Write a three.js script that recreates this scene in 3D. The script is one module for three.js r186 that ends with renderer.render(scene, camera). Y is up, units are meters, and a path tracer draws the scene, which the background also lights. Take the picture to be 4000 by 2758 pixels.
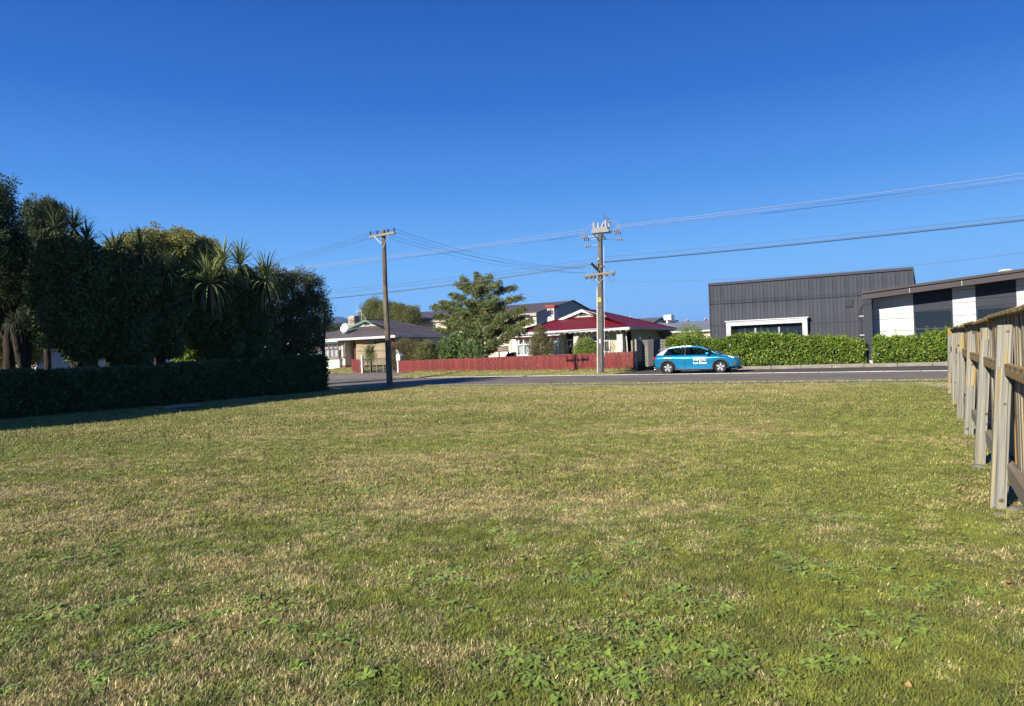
import * as THREE from 'three';
import { mergeGeometries } from 'three/addons/utils/BufferGeometryUtils.js';
import { FontLoader } from 'three/addons/loaders/FontLoader.js';
import { TextGeometry } from 'three/addons/geometries/TextGeometry.js';
import { RoundedBoxGeometry } from 'three/addons/geometries/RoundedBoxGeometry.js';

// ------------------------------------------------------------------ camera, sky, sun, exposure
const scene = new THREE.Scene();
const EYE = 1.39, FOV = 52.93, YAW = 30.2, ROLL = 2.12, PITCH = 0.0;
const camera = new THREE.PerspectiveCamera(FOV, 4000 / 2758, 0.1, 30000);
camera.rotation.order = 'YXZ';
camera.position.set(0, EYE, 0);
camera.rotation.set(PITCH * Math.PI / 180, YAW * Math.PI / 180, -ROLL * Math.PI / 180);
scene.add(camera);
camera.updateMatrixWorld(true); camera.updateProjectionMatrix();

const SUN = new THREE.Vector3(-0.23, 0.45, 1).normalize();      // towards the sun: behind the viewer, low in the afternoon
const sun = new THREE.DirectionalLight(new THREE.Color(1.0, 0.94, 0.82), 4.8);
sun.position.copy(SUN).multiplyScalar(120); sun.target.position.set(-12, 0, -30);
sun.position.add(sun.target.position);
sun.castShadow = true; sun.shadow.mapSize.set(4096, 4096); sun.shadow.radius = 1;
Object.assign(sun.shadow.camera, { left: -60, right: 60, top: 50, bottom: -50, near: 1, far: 320 });
scene.add(sun, sun.target);

{ // clear sky: one smooth gradient with height, the same all the way round
  const W = 64, H = 512, d = new Float32Array(W * H * 4);
  const stops = [[0, 0.1969, 0.3937, 0.6457], [0.05, 0.1535, 0.3543, 0.6378], [0.12, 0.1102, 0.3033, 0.6164], [0.22, 0.0492, 0.1877, 0.5088], [0.33, 0.0183, 0.1048, 0.3838], [0.45, 0.0096, 0.068, 0.294], [0.65, 0.0059, 0.0466, 0.2177], [1, 0.0041, 0.034, 0.1719]];
  for (let j = 0; j < H; j++) {
    const s = Math.sin((j / (H - 1) - .5) * Math.PI);
    let c = [.16, .17, .13];
    if (s >= -.012) { const t = Math.max(s, 0); let k = 0; while (k < stops.length - 2 && t > stops[k + 1][0]) k++;
      const f = (t - stops[k][0]) / (stops[k + 1][0] - stops[k][0]); c = [1, 2, 3].map(i => stops[k][i] + (stops[k + 1][i] - stops[k][i]) * f); }
    for (let i = 0; i < W; i++) d.set([...c, 1], (j * W + i) * 4);
  }
  const t = new THREE.DataTexture(d, W, H, THREE.RGBAFormat, THREE.FloatType);
  t.mapping = THREE.EquirectangularReflectionMapping; t.magFilter = t.minFilter = THREE.LinearFilter; t.colorSpace = THREE.LinearSRGBColorSpace; t.needsUpdate = true;
  scene.background = t; scene.environment = t;
}
const renderer = new THREE.WebGLRenderer({ antialias: true });
renderer.toneMapping = THREE.LinearToneMapping;
renderer.toneMappingExposure = 1.65;
renderer.shadowMap.enabled = true;

// ------------------------------------------------------------------ helpers
function RNG(a) { return () => { a |= 0; a = a + 0x6D2B79F5 | 0; let t = Math.imul(a ^ a >>> 15, 1 | a); t = t + Math.imul(t ^ t >>> 7, 61 | t) ^ t; return ((t ^ t >>> 14) >>> 0) / 4294967296; }; }
const R = RNG(20240417);
const rr = (a, b, r = R) => a + (b - a) * r();
const lerp = (a, b, t) => a + (b - a) * t, clamp = (x, a = 0, b = 1) => Math.min(b, Math.max(a, x));
const sstep = (a, b, x) => { const t = clamp((x - a) / (b - a)); return t * t * (3 - 2 * t); };
function h2(x, y) { let h = Math.imul(x, 374761393) + Math.imul(y, 668265263) | 0; h = Math.imul(h ^ h >>> 13, 1274126177); return ((h ^ h >>> 16) >>> 0) / 4294967296; }
function vn(x, y, p = 0) { const xi = Math.floor(x), yi = Math.floor(y), fx = x - xi, fy = y - yi, u = fx * fx * (3 - 2 * fx), v = fy * fy * (3 - 2 * fy);
  const w = p ? (n => ((n % p) + p) % p) : (n => n);
  const a = h2(w(xi), w(yi)), b = h2(w(xi + 1), w(yi)), c = h2(w(xi), w(yi + 1)), e = h2(w(xi + 1), w(yi + 1));
  return lerp(lerp(a, b, u), lerp(c, e, u), v); }
function fbm(x, y, o = 4, p = 0) { let s = 0, a = .5, n = 0; for (let i = 0; i < o; i++) { s += a * vn(x, y, p); n += a; x *= 2; y *= 2; p *= 2; a *= .5; } return s / n; }
const V = (x, y, z) => new THREE.Vector3(x, y, z);
function ray(px, py) { return V(px / 4000 * 2 - 1, 1 - py / 2758 * 2, .5).unproject(camera).sub(camera.position).normalize(); }
function onY(px, py, y = 0) { const d = ray(px, py); return d.multiplyScalar((y - EYE) / d.y).add(camera.position); }   // where a pixel's direction meets the level y
function onZ(px, py, z) { const d = ray(px, py); return d.multiplyScalar(z / d.z).add(camera.position); }                 // ... a wall that runs along the road
function onX(px, py, x) { const d = ray(px, py); return d.multiplyScalar(x / d.x).add(camera.position); }                 // ... a wall that runs along the section
// ground level: flat as far as the road, rising a little behind the far verge
function gy(x, z) {
  const r = lerp(.07, .27, sstep(-17, -38, x));
  let y = r * sstep(-37.2, -41, z);
  y += lerp(.1, .34, sstep(-26, -38, x)) * sstep(-41.5, -46, z);
  if (x > -15.6) y *= sstep(-14.4, -15.6, x);
  return y;
}
function tex(w, h, fn, { srgb = true, rep = [1, 1] } = {}) {
  const d = new Uint8Array(w * h * 4);
  for (let j = 0; j < h; j++) for (let i = 0; i < w; i++) { const c = fn(i / w, j / h, i, j); const k = (j * w + i) * 4;
    if (typeof c === 'number') { d[k] = d[k + 1] = d[k + 2] = clamp(c) * 255; } else { d[k] = clamp(c[0]) * 255; d[k + 1] = clamp(c[1]) * 255; d[k + 2] = clamp(c[2]) * 255; } d[k + 3] = 255; }
  const t = new THREE.DataTexture(d, w, h); t.wrapS = t.wrapT = THREE.RepeatWrapping; t.magFilter = THREE.LinearFilter; t.minFilter = THREE.LinearMipmapLinearFilter; t.generateMipmaps = true;
  t.repeat.set(...rep); t.colorSpace = srgb ? THREE.SRGBColorSpace : THREE.NoColorSpace; t.needsUpdate = true; return t;
}
const sm = (a, b, t) => [0, 1, 2].map(i => lerp(a[i], b[i], t));
const lin = (r, g, b) => new THREE.Color().setRGB(r, g, b);
function mat(c, o = {}) { const { phys, ...q } = o; const m = new (phys ? THREE.MeshPhysicalMaterial : THREE.MeshStandardMaterial)({ roughness: .8, metalness: 0, ...q }); if (c) m.color.copy(Array.isArray(c) ? lin(...c) : new THREE.Color(c)); return m; }
const taken = {};
function numbered(n) { const k = taken[n] = (taken[n] ?? -1) + 1; return k ? `${n}_${String(k).padStart(3, '0')}` : n; }
function thing(name, label, category, pos = [0, 0, 0], group, turn = 0) { const o = new THREE.Group(); o.name = numbered(name); o.position.set(...pos); o.rotation.y = turn; o.userData = { label, category }; if (group) o.userData.group = group; scene.add(o); return o; }
function tag(o, label, category, group) { o.userData.label = label; o.userData.category = category; if (group) o.userData.group = group; return o; }
function part(name, geo, m, parent, label) { const o = new THREE.Mesh(geo, m); o.name = parent ? name : numbered(name); (parent || scene).add(o); if (label) o.userData.label = label; return o; }
function structure(name, geo, m, label) { const o = part(name, geo, m); o.userData.kind = 'structure'; if (label) { o.userData.label = label; o.userData.category = name.replace(/_/g, ' ').split(' ').slice(-2).join(' '); } return o; }
// a box whose uv is in metres
function bx(x0, x1, y0, y1, z0, z1) {
  const g = new THREE.BoxGeometry(x1 - x0, y1 - y0, z1 - z0); g.translate((x0 + x1) / 2, (y0 + y1) / 2, (z0 + z1) / 2);
  const p = g.attributes.position, n = g.attributes.normal, u = g.attributes.uv;
  for (let i = 0; i < p.count; i++) { const ax = Math.abs(n.getX(i)), ay = Math.abs(n.getY(i)); u.setXY(i, ax > .5 ? p.getZ(i) : p.getX(i), ay > .5 ? p.getZ(i) : p.getY(i)); }
  return g;
}
function rb(x0, x1, y0, y1, z0, z1, r = .006) {
  const g = new RoundedBoxGeometry(x1 - x0, y1 - y0, z1 - z0, 2, Math.min(r, (x1 - x0) / 2.1, (y1 - y0) / 2.1, (z1 - z0) / 2.1)); g.translate((x0 + x1) / 2, (y0 + y1) / 2, (z0 + z1) / 2);
  const p = g.attributes.position, n = g.attributes.normal, u = g.attributes.uv;
  for (let i = 0; i < p.count; i++) { const ax = Math.abs(n.getX(i)), ay = Math.abs(n.getY(i)), az = Math.abs(n.getZ(i)); u.setXY(i, ax > ay && ax > az ? p.getZ(i) : p.getX(i), ay > ax && ay > az ? p.getZ(i) : p.getY(i)); }
  return g;
}
function merge(list) { return mergeGeometries(list.map(g => { const q = g.index ? g.toNonIndexed() : g; for (const k of Object.keys(q.attributes)) if (!['position', 'normal', 'uv'].includes(k)) q.deleteAttribute(k); if (!q.attributes.uv) q.setAttribute('uv', new THREE.BufferAttribute(new Float32Array(q.attributes.position.count * 2), 2)); return q; })); }
function quadGeo(quads) { // each quad: four [x,y,z], counter-clockwise from outside; uv in metres along its first edge
  const P = [], U = [], I = [];
  for (const q of quads) { const b = P.length / 3, v = q.map(a => V(...a)), e = v[1].clone().sub(v[0]).normalize(), nn = e.clone().cross(v[v.length - 1].clone().sub(v[0])).normalize(), f = nn.clone().cross(e);
    for (const p of v) { P.push(p.x, p.y, p.z); const w = p.clone().sub(v[0]); U.push(w.dot(e), w.dot(f)); }
    for (let i = 1; i < v.length - 1; i++) I.push(b, b + i, b + i + 1); }
  const g = new THREE.BufferGeometry(); g.setAttribute('position', new THREE.Float32BufferAttribute(P, 3)); g.setAttribute('uv', new THREE.Float32BufferAttribute(U, 2)); g.setIndex(I); const q = g.toNonIndexed(); q.computeVertexNormals(); return q;
}
function tube(pts, r, seg = 6, cap = false, n) { // a tapered tube through points; r a number or [start, end]
  const c = new THREE.CatmullRomCurve3(pts.map(p => p.isVector3 ? p : V(...p))), N = n || Math.max(2, pts.length * 3), g = new THREE.TubeGeometry(c, N, 1, seg, false);
  const [r0, r1] = Array.isArray(r) ? r : [r, r], p = g.attributes.position;
  for (let i = 0; i <= N; i++) { const o = c.getPointAt(i / N), k = lerp(r0, r1, i / N); for (let j = 0; j <= seg; j++) { const a = i * (seg + 1) + j; p.setXYZ(a, o.x + (p.getX(a) - o.x) * k, o.y + (p.getY(a) - o.y) * k, o.z + (p.getZ(a) - o.z) * k); } }
  return g;
}
function rod(a, b, r, seg = 8) { const A = V(...a), B = V(...b), L = A.distanceTo(B), g = new THREE.CylinderGeometry(Array.isArray(r) ? r[1] : r, Array.isArray(r) ? r[0] : r, L, seg); g.applyQuaternion(new THREE.Quaternion().setFromUnitVectors(V(0, 1, 0), B.clone().sub(A).normalize())); const m = A.add(B).multiplyScalar(.5); return g.translate(m.x, m.y, m.z); }
function sheet(x0, x1, z0, z1, nx, nz, fy, m, name, label) { // a level sheet that follows fy(x, z), uv in metres
  const g = new THREE.PlaneGeometry(1, 1, nx, nz), p = g.attributes.position, u = g.attributes.uv, n = p.count;
  for (let i = 0; i < n; i++) { const x = lerp(x0, x1, p.getX(i) + .5), z = lerp(z0, z1, .5 - p.getY(i)); p.setXYZ(i, x, fy(x, z), z); u.setXY(i, x, -z); }
  g.computeVertexNormals(); return structure(name, g, m, label);
}
function inst(name, geo, m, list, parent, colors) { // list of {p, q or r, s}
  const o = new THREE.InstancedMesh(geo, m, list.length), M4 = new THREE.Matrix4(), q = new THREE.Quaternion(), e = new THREE.Euler(), s = V(1, 1, 1), p = V(0, 0, 0);
  for (let i = 0; i < list.length; i++) { const a = list[i]; p.set(...a.p); if (a.q) q.copy(a.q); else { e.set(...a.r); q.setFromEuler(e); } if (Array.isArray(a.s)) s.set(...a.s); else s.setScalar(a.s); o.setMatrixAt(i, M4.compose(p, q, s)); if (a.c) o.setColorAt(i, a.c); }
  o.name = parent ? name : numbered(name); o.userData.kind = 'stuff'; (parent || scene).add(o); return o;
}
// ------------------------------------------------------------------ surfaces of the ground
const grain = tex(256, 256, (u, v, i, j) => { const a = h2(i, j), b = vn(u * 64, v * 64, 64); return .5 + (a - .5) * .55 + (b - .5) * .4; }, { srgb: false, rep: [1.6, 1.6] });
const asphaltMap = tex(512, 512, (u, v, i, j) => { const n = fbm(u * 6, v * 6, 5, 6), f = h2(i, j), s = f > .93 ? .09 : f < .1 ? -.07 : 0; const k = .50 + (n - .5) * .12 + (h2(i + 7, j) - .5) * .08 + s; return [k * 1.06, k * .99, k * .90]; }, { rep: [.22, .22] });
const asphalt = mat(null, { phys: true, specularIntensity: .15, map: asphaltMap, bumpMap: grain, bumpScale: .0012, roughness: .93 });
const darkAsphaltMap = tex(512, 512, (u, v, i, j) => { const n = fbm(u * 5 + 9, v * 5, 5, 5), f = h2(i + 31, j), s = f > .95 ? .10 : f < .1 ? -.05 : 0; const k = .385 + (n - .5) * .10 + (h2(i + 3, j + 9) - .5) * .06 + s; return [k * 1.03, k * .97, k * .92]; }, { rep: [.3, .3] });
const darkAsphalt = mat(null, { phys: true, specularIntensity: .15, map: darkAsphaltMap, bumpMap: grain, bumpScale: .0012, roughness: .95 });
const pathMap = tex(512, 512, (u, v, i, j) => { const n = fbm(u * 8 + 3, v * 8, 5, 8); const k = .54 + (n - .5) * .16 + (h2(i + 3, j + 9) - .5) * .08; return [k, k * .96, k * .88]; }, { rep: [.4, .4] });
const pathMat = mat(null, { phys: true, specularIntensity: .2, map: pathMap, bumpMap: grain, bumpScale: .001, roughness: .95 });
const concMap = tex(512, 512, (u, v, i, j) => { const n = fbm(u * 5 + 3, v * 5, 5, 5), m = fbm(u * 20, v * 20, 3, 20); const k = .74 + (n - .5) * .16 + (m - .5) * .1 + (h2(i, j) - .5) * .05; return [k, k * .985, k * .95]; }, { rep: [.5, .5] });
const concrete = mat(null, { map: concMap, bumpMap: grain, bumpScale: .001, roughness: .9 });
const paintMap = tex(256, 256, (u, v, i, j) => { const n = fbm(u * 12, v * 12, 4, 12); const k = n > .6 || h2(i, j) > .985 ? .5 : .76 + (n - .5) * .2; return [k, k * .985, k * .94]; }, { rep: [.6, .6] });
const linePaint = mat(null, { map: paintMap, roughness: .8 });
const farGround = mat(null, { map: tex(256, 256, (u, v) => { const n = fbm(u * 6, v * 6, 5, 6); return sm([.42, .44, .25], [.54, .51, .33], n); }, { rep: [.05, .05] }), roughness: 1 });
const dirtGrassMap = tex(512, 512, (u, v, i, j) => { const n = fbm(u * 9, v * 9, 5, 9), f = h2(i, j); let c = sm([.40, .45, .19], [.66, .58, .34], sstep(.35, .7, n)); const k = .75 + f * .5; return c.map(a => a * k); }, { rep: [.25, .25] });
const vergeMat = mat(null, { map: dirtGrassMap, bumpMap: grain, bumpScale: .003, roughness: 1 });

{ // one sheet out to the horizon, finer where the ground rises behind the road
  const xs = [], zs = []; for (const a of [-9000, -3000, -900, -300, -120]) xs.push(a); for (let x = -70; x <= 40; x += 2.5) xs.push(x); for (const a of [80, 200, 600, 2000, 9000]) xs.push(a);
  for (const a of [-12000, -4000, -1200, -400, -150, -90]) zs.push(a); for (let z = -62; z <= -34; z += 1) zs.push(z); for (const a of [-30, -20, 0, 20, 60, 300, 3000]) zs.push(a);
  const P = [], U = [], I = []; for (const z of zs) for (const x of xs) { P.push(x, gy(x, z) - .03, z); U.push(x, -z); }
  const n = xs.length; for (let j = 0; j < zs.length - 1; j++) for (let i = 0; i < n - 1; i++) { const a = j * n + i; I.push(a, a + n, a + 1, a + 1, a + n, a + n + 1); }
  const g = new THREE.BufferGeometry(); g.setAttribute('position', new THREE.Float32BufferAttribute(P, 3)); g.setAttribute('uv', new THREE.Float32BufferAttribute(U, 2)); g.setIndex(I); g.computeVertexNormals();
  structure('ground', g, farGround);
}
// the road: its far edge line drifts a little away from the near edge towards the town side
const lineZ = x => -34.05 + .105 * (x - 1) - .0 * x;
const lineZc = x => x < -24 ? lineZ(-24) + (x + 24) * .06 : lineZ(x);
{
  const xs = []; for (let x = -110; x <= 70; x += 2) xs.push(x);
  const strip = (za, zb, y, step = 1) => { const q = []; for (let i = 0; i < xs.length - 1; i += step) { const a = xs[i], b = xs[i + 1]; q.push([[a, y, za(a)], [b, y, za(b)], [b, y, zb(b)], [a, y, zb(a)]]); } const g = quadGeo(q), p = g.attributes.position, u = g.attributes.uv; for (let i = 0; i < p.count; i++) u.setXY(i, p.getX(i), -p.getZ(i)); return g; };
  structure('road', strip(x => -26.95, x => lineZc(x) - .35, .004), asphalt);
  { // low pale concrete nib along the far side of the carriageway, in short lengths
    const K = thing('road_kerb', 'low whitish concrete kerb strip along the far edge of the road', 'kerb', [0, 0, 0]); const kr = RNG(9);
    for (let x = -29; x < 50; x += 2) { const a = lineZc(x), c = lineZc(x + 2), h = .022 + kr() * .008, g = quadGeo([[[x, -.02, a + .08], [x + 1.99, -.02, c + .08], [x + 1.99, h, c + .05], [x, h, a + .05]], [[x, h, a + .05], [x + 1.99, h, c + .05], [x + 1.99, h, c - .12], [x, h, a - .12]], [[x + 1.99, -.02, c - .14], [x, -.02, a - .14], [x, h, a - .12], [x + 1.99, h, c - .12]]]); part('kerb_length', g, linePaint, K); }
  }
  structure('footpath', strip(x => -25.0 + .12 * (vn(x * .7, 3) - .5), x => -26.4 + .15 * (vn(x * .8, 7) - .5), .004), pathMat);
  structure('grass_strip', strip(x => -26.3, x => -27.05 + .16 * (vn(x * .9, 17) - .5), .001 + .008), vergeMat);
}
// dark sealed bay between the edge line and the hedge kerb
{
  const q = []; for (let x = -14.6; x < 40; x += 2) { const a = x, b = x + 2; q.push([[a, .0065, lineZc(a) - .3], [b, .0065, lineZc(b) - .3], [b, .0065, -40.25], [a, .0065, -40.25]]); }
  q.push([[-14.6, .0065, -40.2], [-11.2, .0065, -40.2], [-11.2, .0065, -46], [-14.6, .0065, -46]]);
  q.push([[-15.6, .0065, lineZc(-15.6) - .3], [-14.6, .0065, lineZc(-14.6) - .3], [-14.6, .0065, -46], [-14.9, .0065, -46]]);
  const g = quadGeo(q), p = g.attributes.position, u = g.attributes.uv; for (let i = 0; i < p.count; i++) u.setXY(i, p.getX(i), -p.getZ(i));
  structure('parking_bay', g, darkAsphalt);
}
// worn driveway apron up to the gate of the brown roofed house
sheet(-60, -30.2, -34.5, -40.9, 30, 14, (x, z) => gy(x, z) + .012 - .05 * sstep(-31.8, -30.2, x) * sstep(-36.5, -36.8, z), asphalt, 'driveway');
sheet(-37.9, -33.6, -40.9, -47, 8, 10, (x, z) => gy(x, z) + .012, asphalt, 'driveway');
// the verge in front of the red fence, and the yards behind it
sheet(-32.5, -15.0, -36.3, -41.3, 36, 14, (x, z) => gy(x, z) + .016 - .05 * sstep(lineZc(x) - .55, lineZc(x) - .2, z) - .04 * sstep(-31, -32.4, x), vergeMat, 'grass_verge');
sheet(-60, -15.3, -41.2, -46.5, 40, 10, (x, z) => gy(x, z) - .003, vergeMat, 'front_yard');
// pale concrete crossing by the fence
{
  const c = [[3476, 1499], [3560, 1494.5], [3662, 1494.5], [3720, 1501], [3722, 1508.5], [3512, 1509]].map(a => onY(a[0], a[1], .02)); const s = new THREE.Shape(c.map(p => new THREE.Vector2(p.x, -p.z)));
  const g = new THREE.ExtrudeGeometry(s, { depth: .03, bevelEnabled: false }); g.rotateX(-Math.PI / 2); g.translate(0, -.008, 0); structure('concrete_crossing', g, mat([1, .98, .95], { map: concMap, roughness: .9 }));
}

// ------------------------------------------------------------------ the lawn
const dry = [[1080, 1632, 2.6, .8, .8], [1900, 1590, 3.4, .6, .9], [2080, 1578, 3, .5, .9], [2420, 1562, 2.5, .7, .6], [2700, 1540, 4, .7, .9], [3000, 1532, 2.6, .5, .7], [2300, 1535, 4, .4, .8], [1700, 1545, 3, .4, .6], [1750, 1790, 1.2, .5, .7], [2450, 1830, 1.6, .6, .6], [2760, 1680, 2, .6, .5], [700, 1890, 1.5, .5, .6], [300, 2060, 1, .6, .5], [1150, 1980, 1.5, .5, .45], [2100, 1950, 1.4, .6, .5], [1400, 1640, 2, .5, .5], [800, 1660, 2, .4, .4], [1900, 2560, .35, .15, .7], [900, 2300, .5, .2, .5], [2600, 2330, .5, .2, .5], [1500, 1700, 2, .4, .5]].map(a => [onY(a[0], a[1]), ...a.slice(2)]);
const lush = [[840, 1632, 1.6, .4, .9], [1650, 1580, 2.2, .4, .8], [2350, 1550, 2.4, .35, .7], [3150, 1560, 3, 1, .6], [3350, 1650, 2, 1.6, .6], [3500, 1800, 1.3, 1.5, .5], [3000, 1900, 1.2, .8, .4], [3300, 2200, 1.2, 1, .45], [3200, 2600, .8, .7, .5], [2200, 1660, 2.2, .5, .7], [1500, 1760, 1.8, .6, .5], [600, 1760, 2.5, .6, .6], [330, 1870, 1.2, .3, .7], [2700, 1790, 2, .6, .4]].map(a => [onY(a[0], a[1]), ...a.slice(2)]);
const blob = (set, x, z) => { let s = 0; for (const [p, rx, rz, k] of set) { const dx = (x - p.x) * .864 + (z - p.z) * -.503, dz = (x - p.x) * .503 + (z - p.z) * .864; const d = (dx / rx) ** 2 + (dz / rz) ** 2; if (d < 4) s = Math.max(s, k * Math.exp(-d * 1.1)); } return s; };
function dryness(x, z) { // 0 lush green, 1 bleached straw; the mown rows run across the section
  const n = fbm(x * .35 + 7, z * .55 + 3, 4), m = fbm(x * 1.6 + 40, z * 2.2, 3), k = fbm(x * 5, z * 7 + 90, 2);
  const q = vn(x * 13 + 5, z * 15); let d = .52 + (n - .5) * .65 + (m - .5) * .7 + (k - .5) * .8 + (q - .5) * .7;
  d -= .26 * sstep(-4.8, -.8, x); d += .24 * sstep(-11, -22, z);
  d += blob(dry, x, z) * .55 - blob(lush, x, z) * .5;
  return clamp(d);
}
const bare = (x, z) => clamp(sstep(.0, .5, x + (vn(z * 1.3, 5) - .5) * .55 + (vn(x * 4, z * 4) - .5) * .4) * .62 * sstep(-24.6, -23.8, z));   // trodden soil along the fence
const lawnY = (x, z) => { const e = sstep(-25.1, -24, z); return (.035 * (fbm(x * .28, z * .28 + 5, 3) - .5) + .02 * (fbm(x * 1.3, z * 1.3, 2) - .5)) * e + .012 - .012 * (1 - e); };
{
  const N = 2048, X0 = -24, X1 = 3, Z0 = 5, Z1 = -25.2;
  const map = tex(N, N, (u, v, i, j) => {
    const x = lerp(X0, X1, u), z = lerp(Z0, Z1, v), d = dryness(x, z), b = bare(x, z), f = h2(i, j), g = h2(i + 999, j), s = vn(i / 2.5, j / 2.5);
    let c = sm([.27, .27, .10], [.47, .385, .21], clamp(d * .8 + (f - .5) * .5 + (s - .5) * .4)); c = sm(c, [.50, .43, .29], b * 1.2); const k = .62 + .62 * g; return c.map(a => a * k);  // brown thatch base, darkened to paint in the shade between blades
  });
  const g = new THREE.PlaneGeometry(1, 1, 135, 150), p = g.attributes.position, uv = g.attributes.uv;
  for (let i = 0; i < p.count; i++) { const u = p.getX(i) + .5, v = p.getY(i) + .5, x = lerp(X0, X1, u), z = lerp(Z0, Z1, v); p.setXYZ(i, x, lawnY(x, z), z); uv.setXY(i, u, v); }
  g.computeVertexNormals();
  const bump = grain.clone(); bump.repeat.set(27, 30); bump.needsUpdate = true;
  structure('lawn', g, mat(null, { map, bumpMap: bump, bumpScale: .003, roughness: 1, phys: true, specularIntensity: .1 }));
}
const leafGreen = [[.20, .245, .030], [.25, .275, .038], [.15, .20, .026], [.28, .285, .05], [.18, .25, .045]], straw = [[.47, .39, .15], [.53, .45, .20], [.37, .29, .105], [.24, .18, .065], [.58, .50, .26]];
// mown grass: tufts of short blades, nobody could count them
function tuft(n, len, wid, rad, lean, r, mix = .5) { // short blades, most of them bent well over
  const P = [], I = [], C = [];
  for (let i = 0; i < n; i++) { const col = r() < mix ? straw[r() * 5 | 0] : leafGreen[r() * 5 | 0], cv = .75 + r() * .5; for (let q = 0; q < 5; q++) C.push(col[0] * cv, col[1] * cv, col[2] * cv); const a = r() * 6.283, d = rad * Math.sqrt(r()), x = Math.cos(a) * d, z = Math.sin(a) * d, b = r() * 6.283, L = len * (.5 + r() * .9), w = wid * (.6 + r() * .7), t = clamp(lean * (.45 + r() * .8), .1, 1.5), cx = Math.cos(b), cz = Math.sin(b), tw = (r() - .5) * 1.2, sx = -Math.sin(b + tw) * w / 2, sz = Math.cos(b + tw) * w / 2, k = P.length / 3;
    const o1 = L * .5 * Math.sin(t * .85), y1 = L * .5 * Math.cos(t * .85), o2 = o1 + L * .5 * Math.sin(t), y2 = y1 + L * .5 * Math.cos(t);
    P.push(x - sx, -.004, z - sz, x + sx, -.004, z + sz, x + cx * o1 - sx, y1, z + cz * o1 - sz, x + cx * o1 + sx, y1, z + cz * o1 + sz, x + cx * o2, y2, z + cz * o2);
    I.push(k, k + 1, k + 2, k + 2, k + 1, k + 3, k + 2, k + 3, k + 4); }
  const g = new THREE.BufferGeometry(); g.setAttribute('position', new THREE.Float32BufferAttribute(P, 3)); g.setAttribute('color', new THREE.Float32BufferAttribute(C, 3)); g.setIndex(I); const q = g.toNonIndexed(); q.computeVertexNormals(); return q;
}
const bladeMat = mat([1, 1, 1], { phys: true, roughness: .95, transmission: .25, thickness: 0, side: THREE.DoubleSide, vertexColors: true });
const lawnGrass = thing('lawn_grass', 'short mown mix of green and straw coloured grass on the lawn', 'grass'); lawnGrass.userData.kind = 'stuff';
function lawnTufts(name, r0, r1, per, geos, sc, seed) {
  const r = RNG(seed), A = .785, yaw = YAW * Math.PI / 180, area = A * (r1 * r1 - r0 * r0), lists = geos.map(() => []);
  for (let i = 0, n = area * per; i < n; i++) { const d = Math.sqrt(lerp(r0 * r0, r1 * r1, r())), a = yaw + (r() - .5) * 2 * A, x = -Math.sin(a) * d, z = -Math.cos(a) * d; const rot = r() * 6.283, s = sc * (.65 + r() * .7), tl = (r() - .5) * .5, tr = (r() - .5) * .5, b = r();
    if (x < -23.2 || x > .75 || z < -25.15 || z > 3) continue; const br = bare(x, z); if (b < br * 1.02) continue;
    const dd = clamp(dryness(x, z) + (r() - .5) * .3 + br * .3), kk = (.6 + r() * .3) + .68 * vn(x * 8.5 + 3, z * 8.5) * (.6 + .8 * vn(x * 27, z * 27 + 40)); lists[Math.min(geos.length - 1, dd * geos.length | 0)].push({ p: [x, lawnY(x, z), z], r: [tl * 1.4, rot, tr * 1.4], s: [s, s * (1 - .3 * br), s], c: lin(kk * 1.02, kk, kk * .98) }); }
  geos.forEach((g, k) => inst(name, g, bladeMat, lists[k], lawnGrass));
}
const tr = RNG(5);
const MIX = [.12, .3, .48, .66, .86], nearT = MIX.map(m => tuft(20, .025, .0034, .026, 1.35, tr, m)), midT = MIX.map(m => tuft(18, .028, .0048, .05, 1.35, tr, m)), farT = MIX.map(m => tuft(20, .034, .0075, .095, 1.3, tr, m));
lawnTufts('tufts', 1.9, 6.5, 4200, nearT, 1, 11);
lawnTufts('tufts', 6.5, 14, 1300, midT, 1, 12);
lawnTufts('tufts', 14, 33, 330, farT, 1, 13);
{ // longer darker clumps that the mower left, mostly near the edges of the dry patches
  const r = RNG(2024), g = [tuft(18, .06, .0042, .035, .85, r, .08), tuft(16, .052, .0038, .045, 1.1, r, .3)], L = [[], []];
  for (let i = 0; i < 2600; i++) { const d = Math.sqrt(lerp(4, 420, r())), a = YAW * Math.PI / 180 + (r() - .5) * 1.5, x = -Math.sin(a) * d, z = -Math.cos(a) * d; if (x < -22 || x > .3 || z < -24.6) continue; if (vn(x * .9 + 60, z * .9) < .45) continue; const k = .6 + r() * .35; for (let q = 0; q < 3; q++) { const xx = x + (r() - .5) * .14, zz = z + (r() - .5) * .14; L[r() * 2 | 0].push({ p: [xx, lawnY(xx, zz), zz], r: [(r() - .5) * .5, r() * 6.283, (r() - .5) * .5], s: .6 + r() * .6, c: lin(k * .9, k, k) }); } }
  g.forEach((q, i) => inst('clumps', q, bladeMat, L[i], lawnGrass));
}
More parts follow.
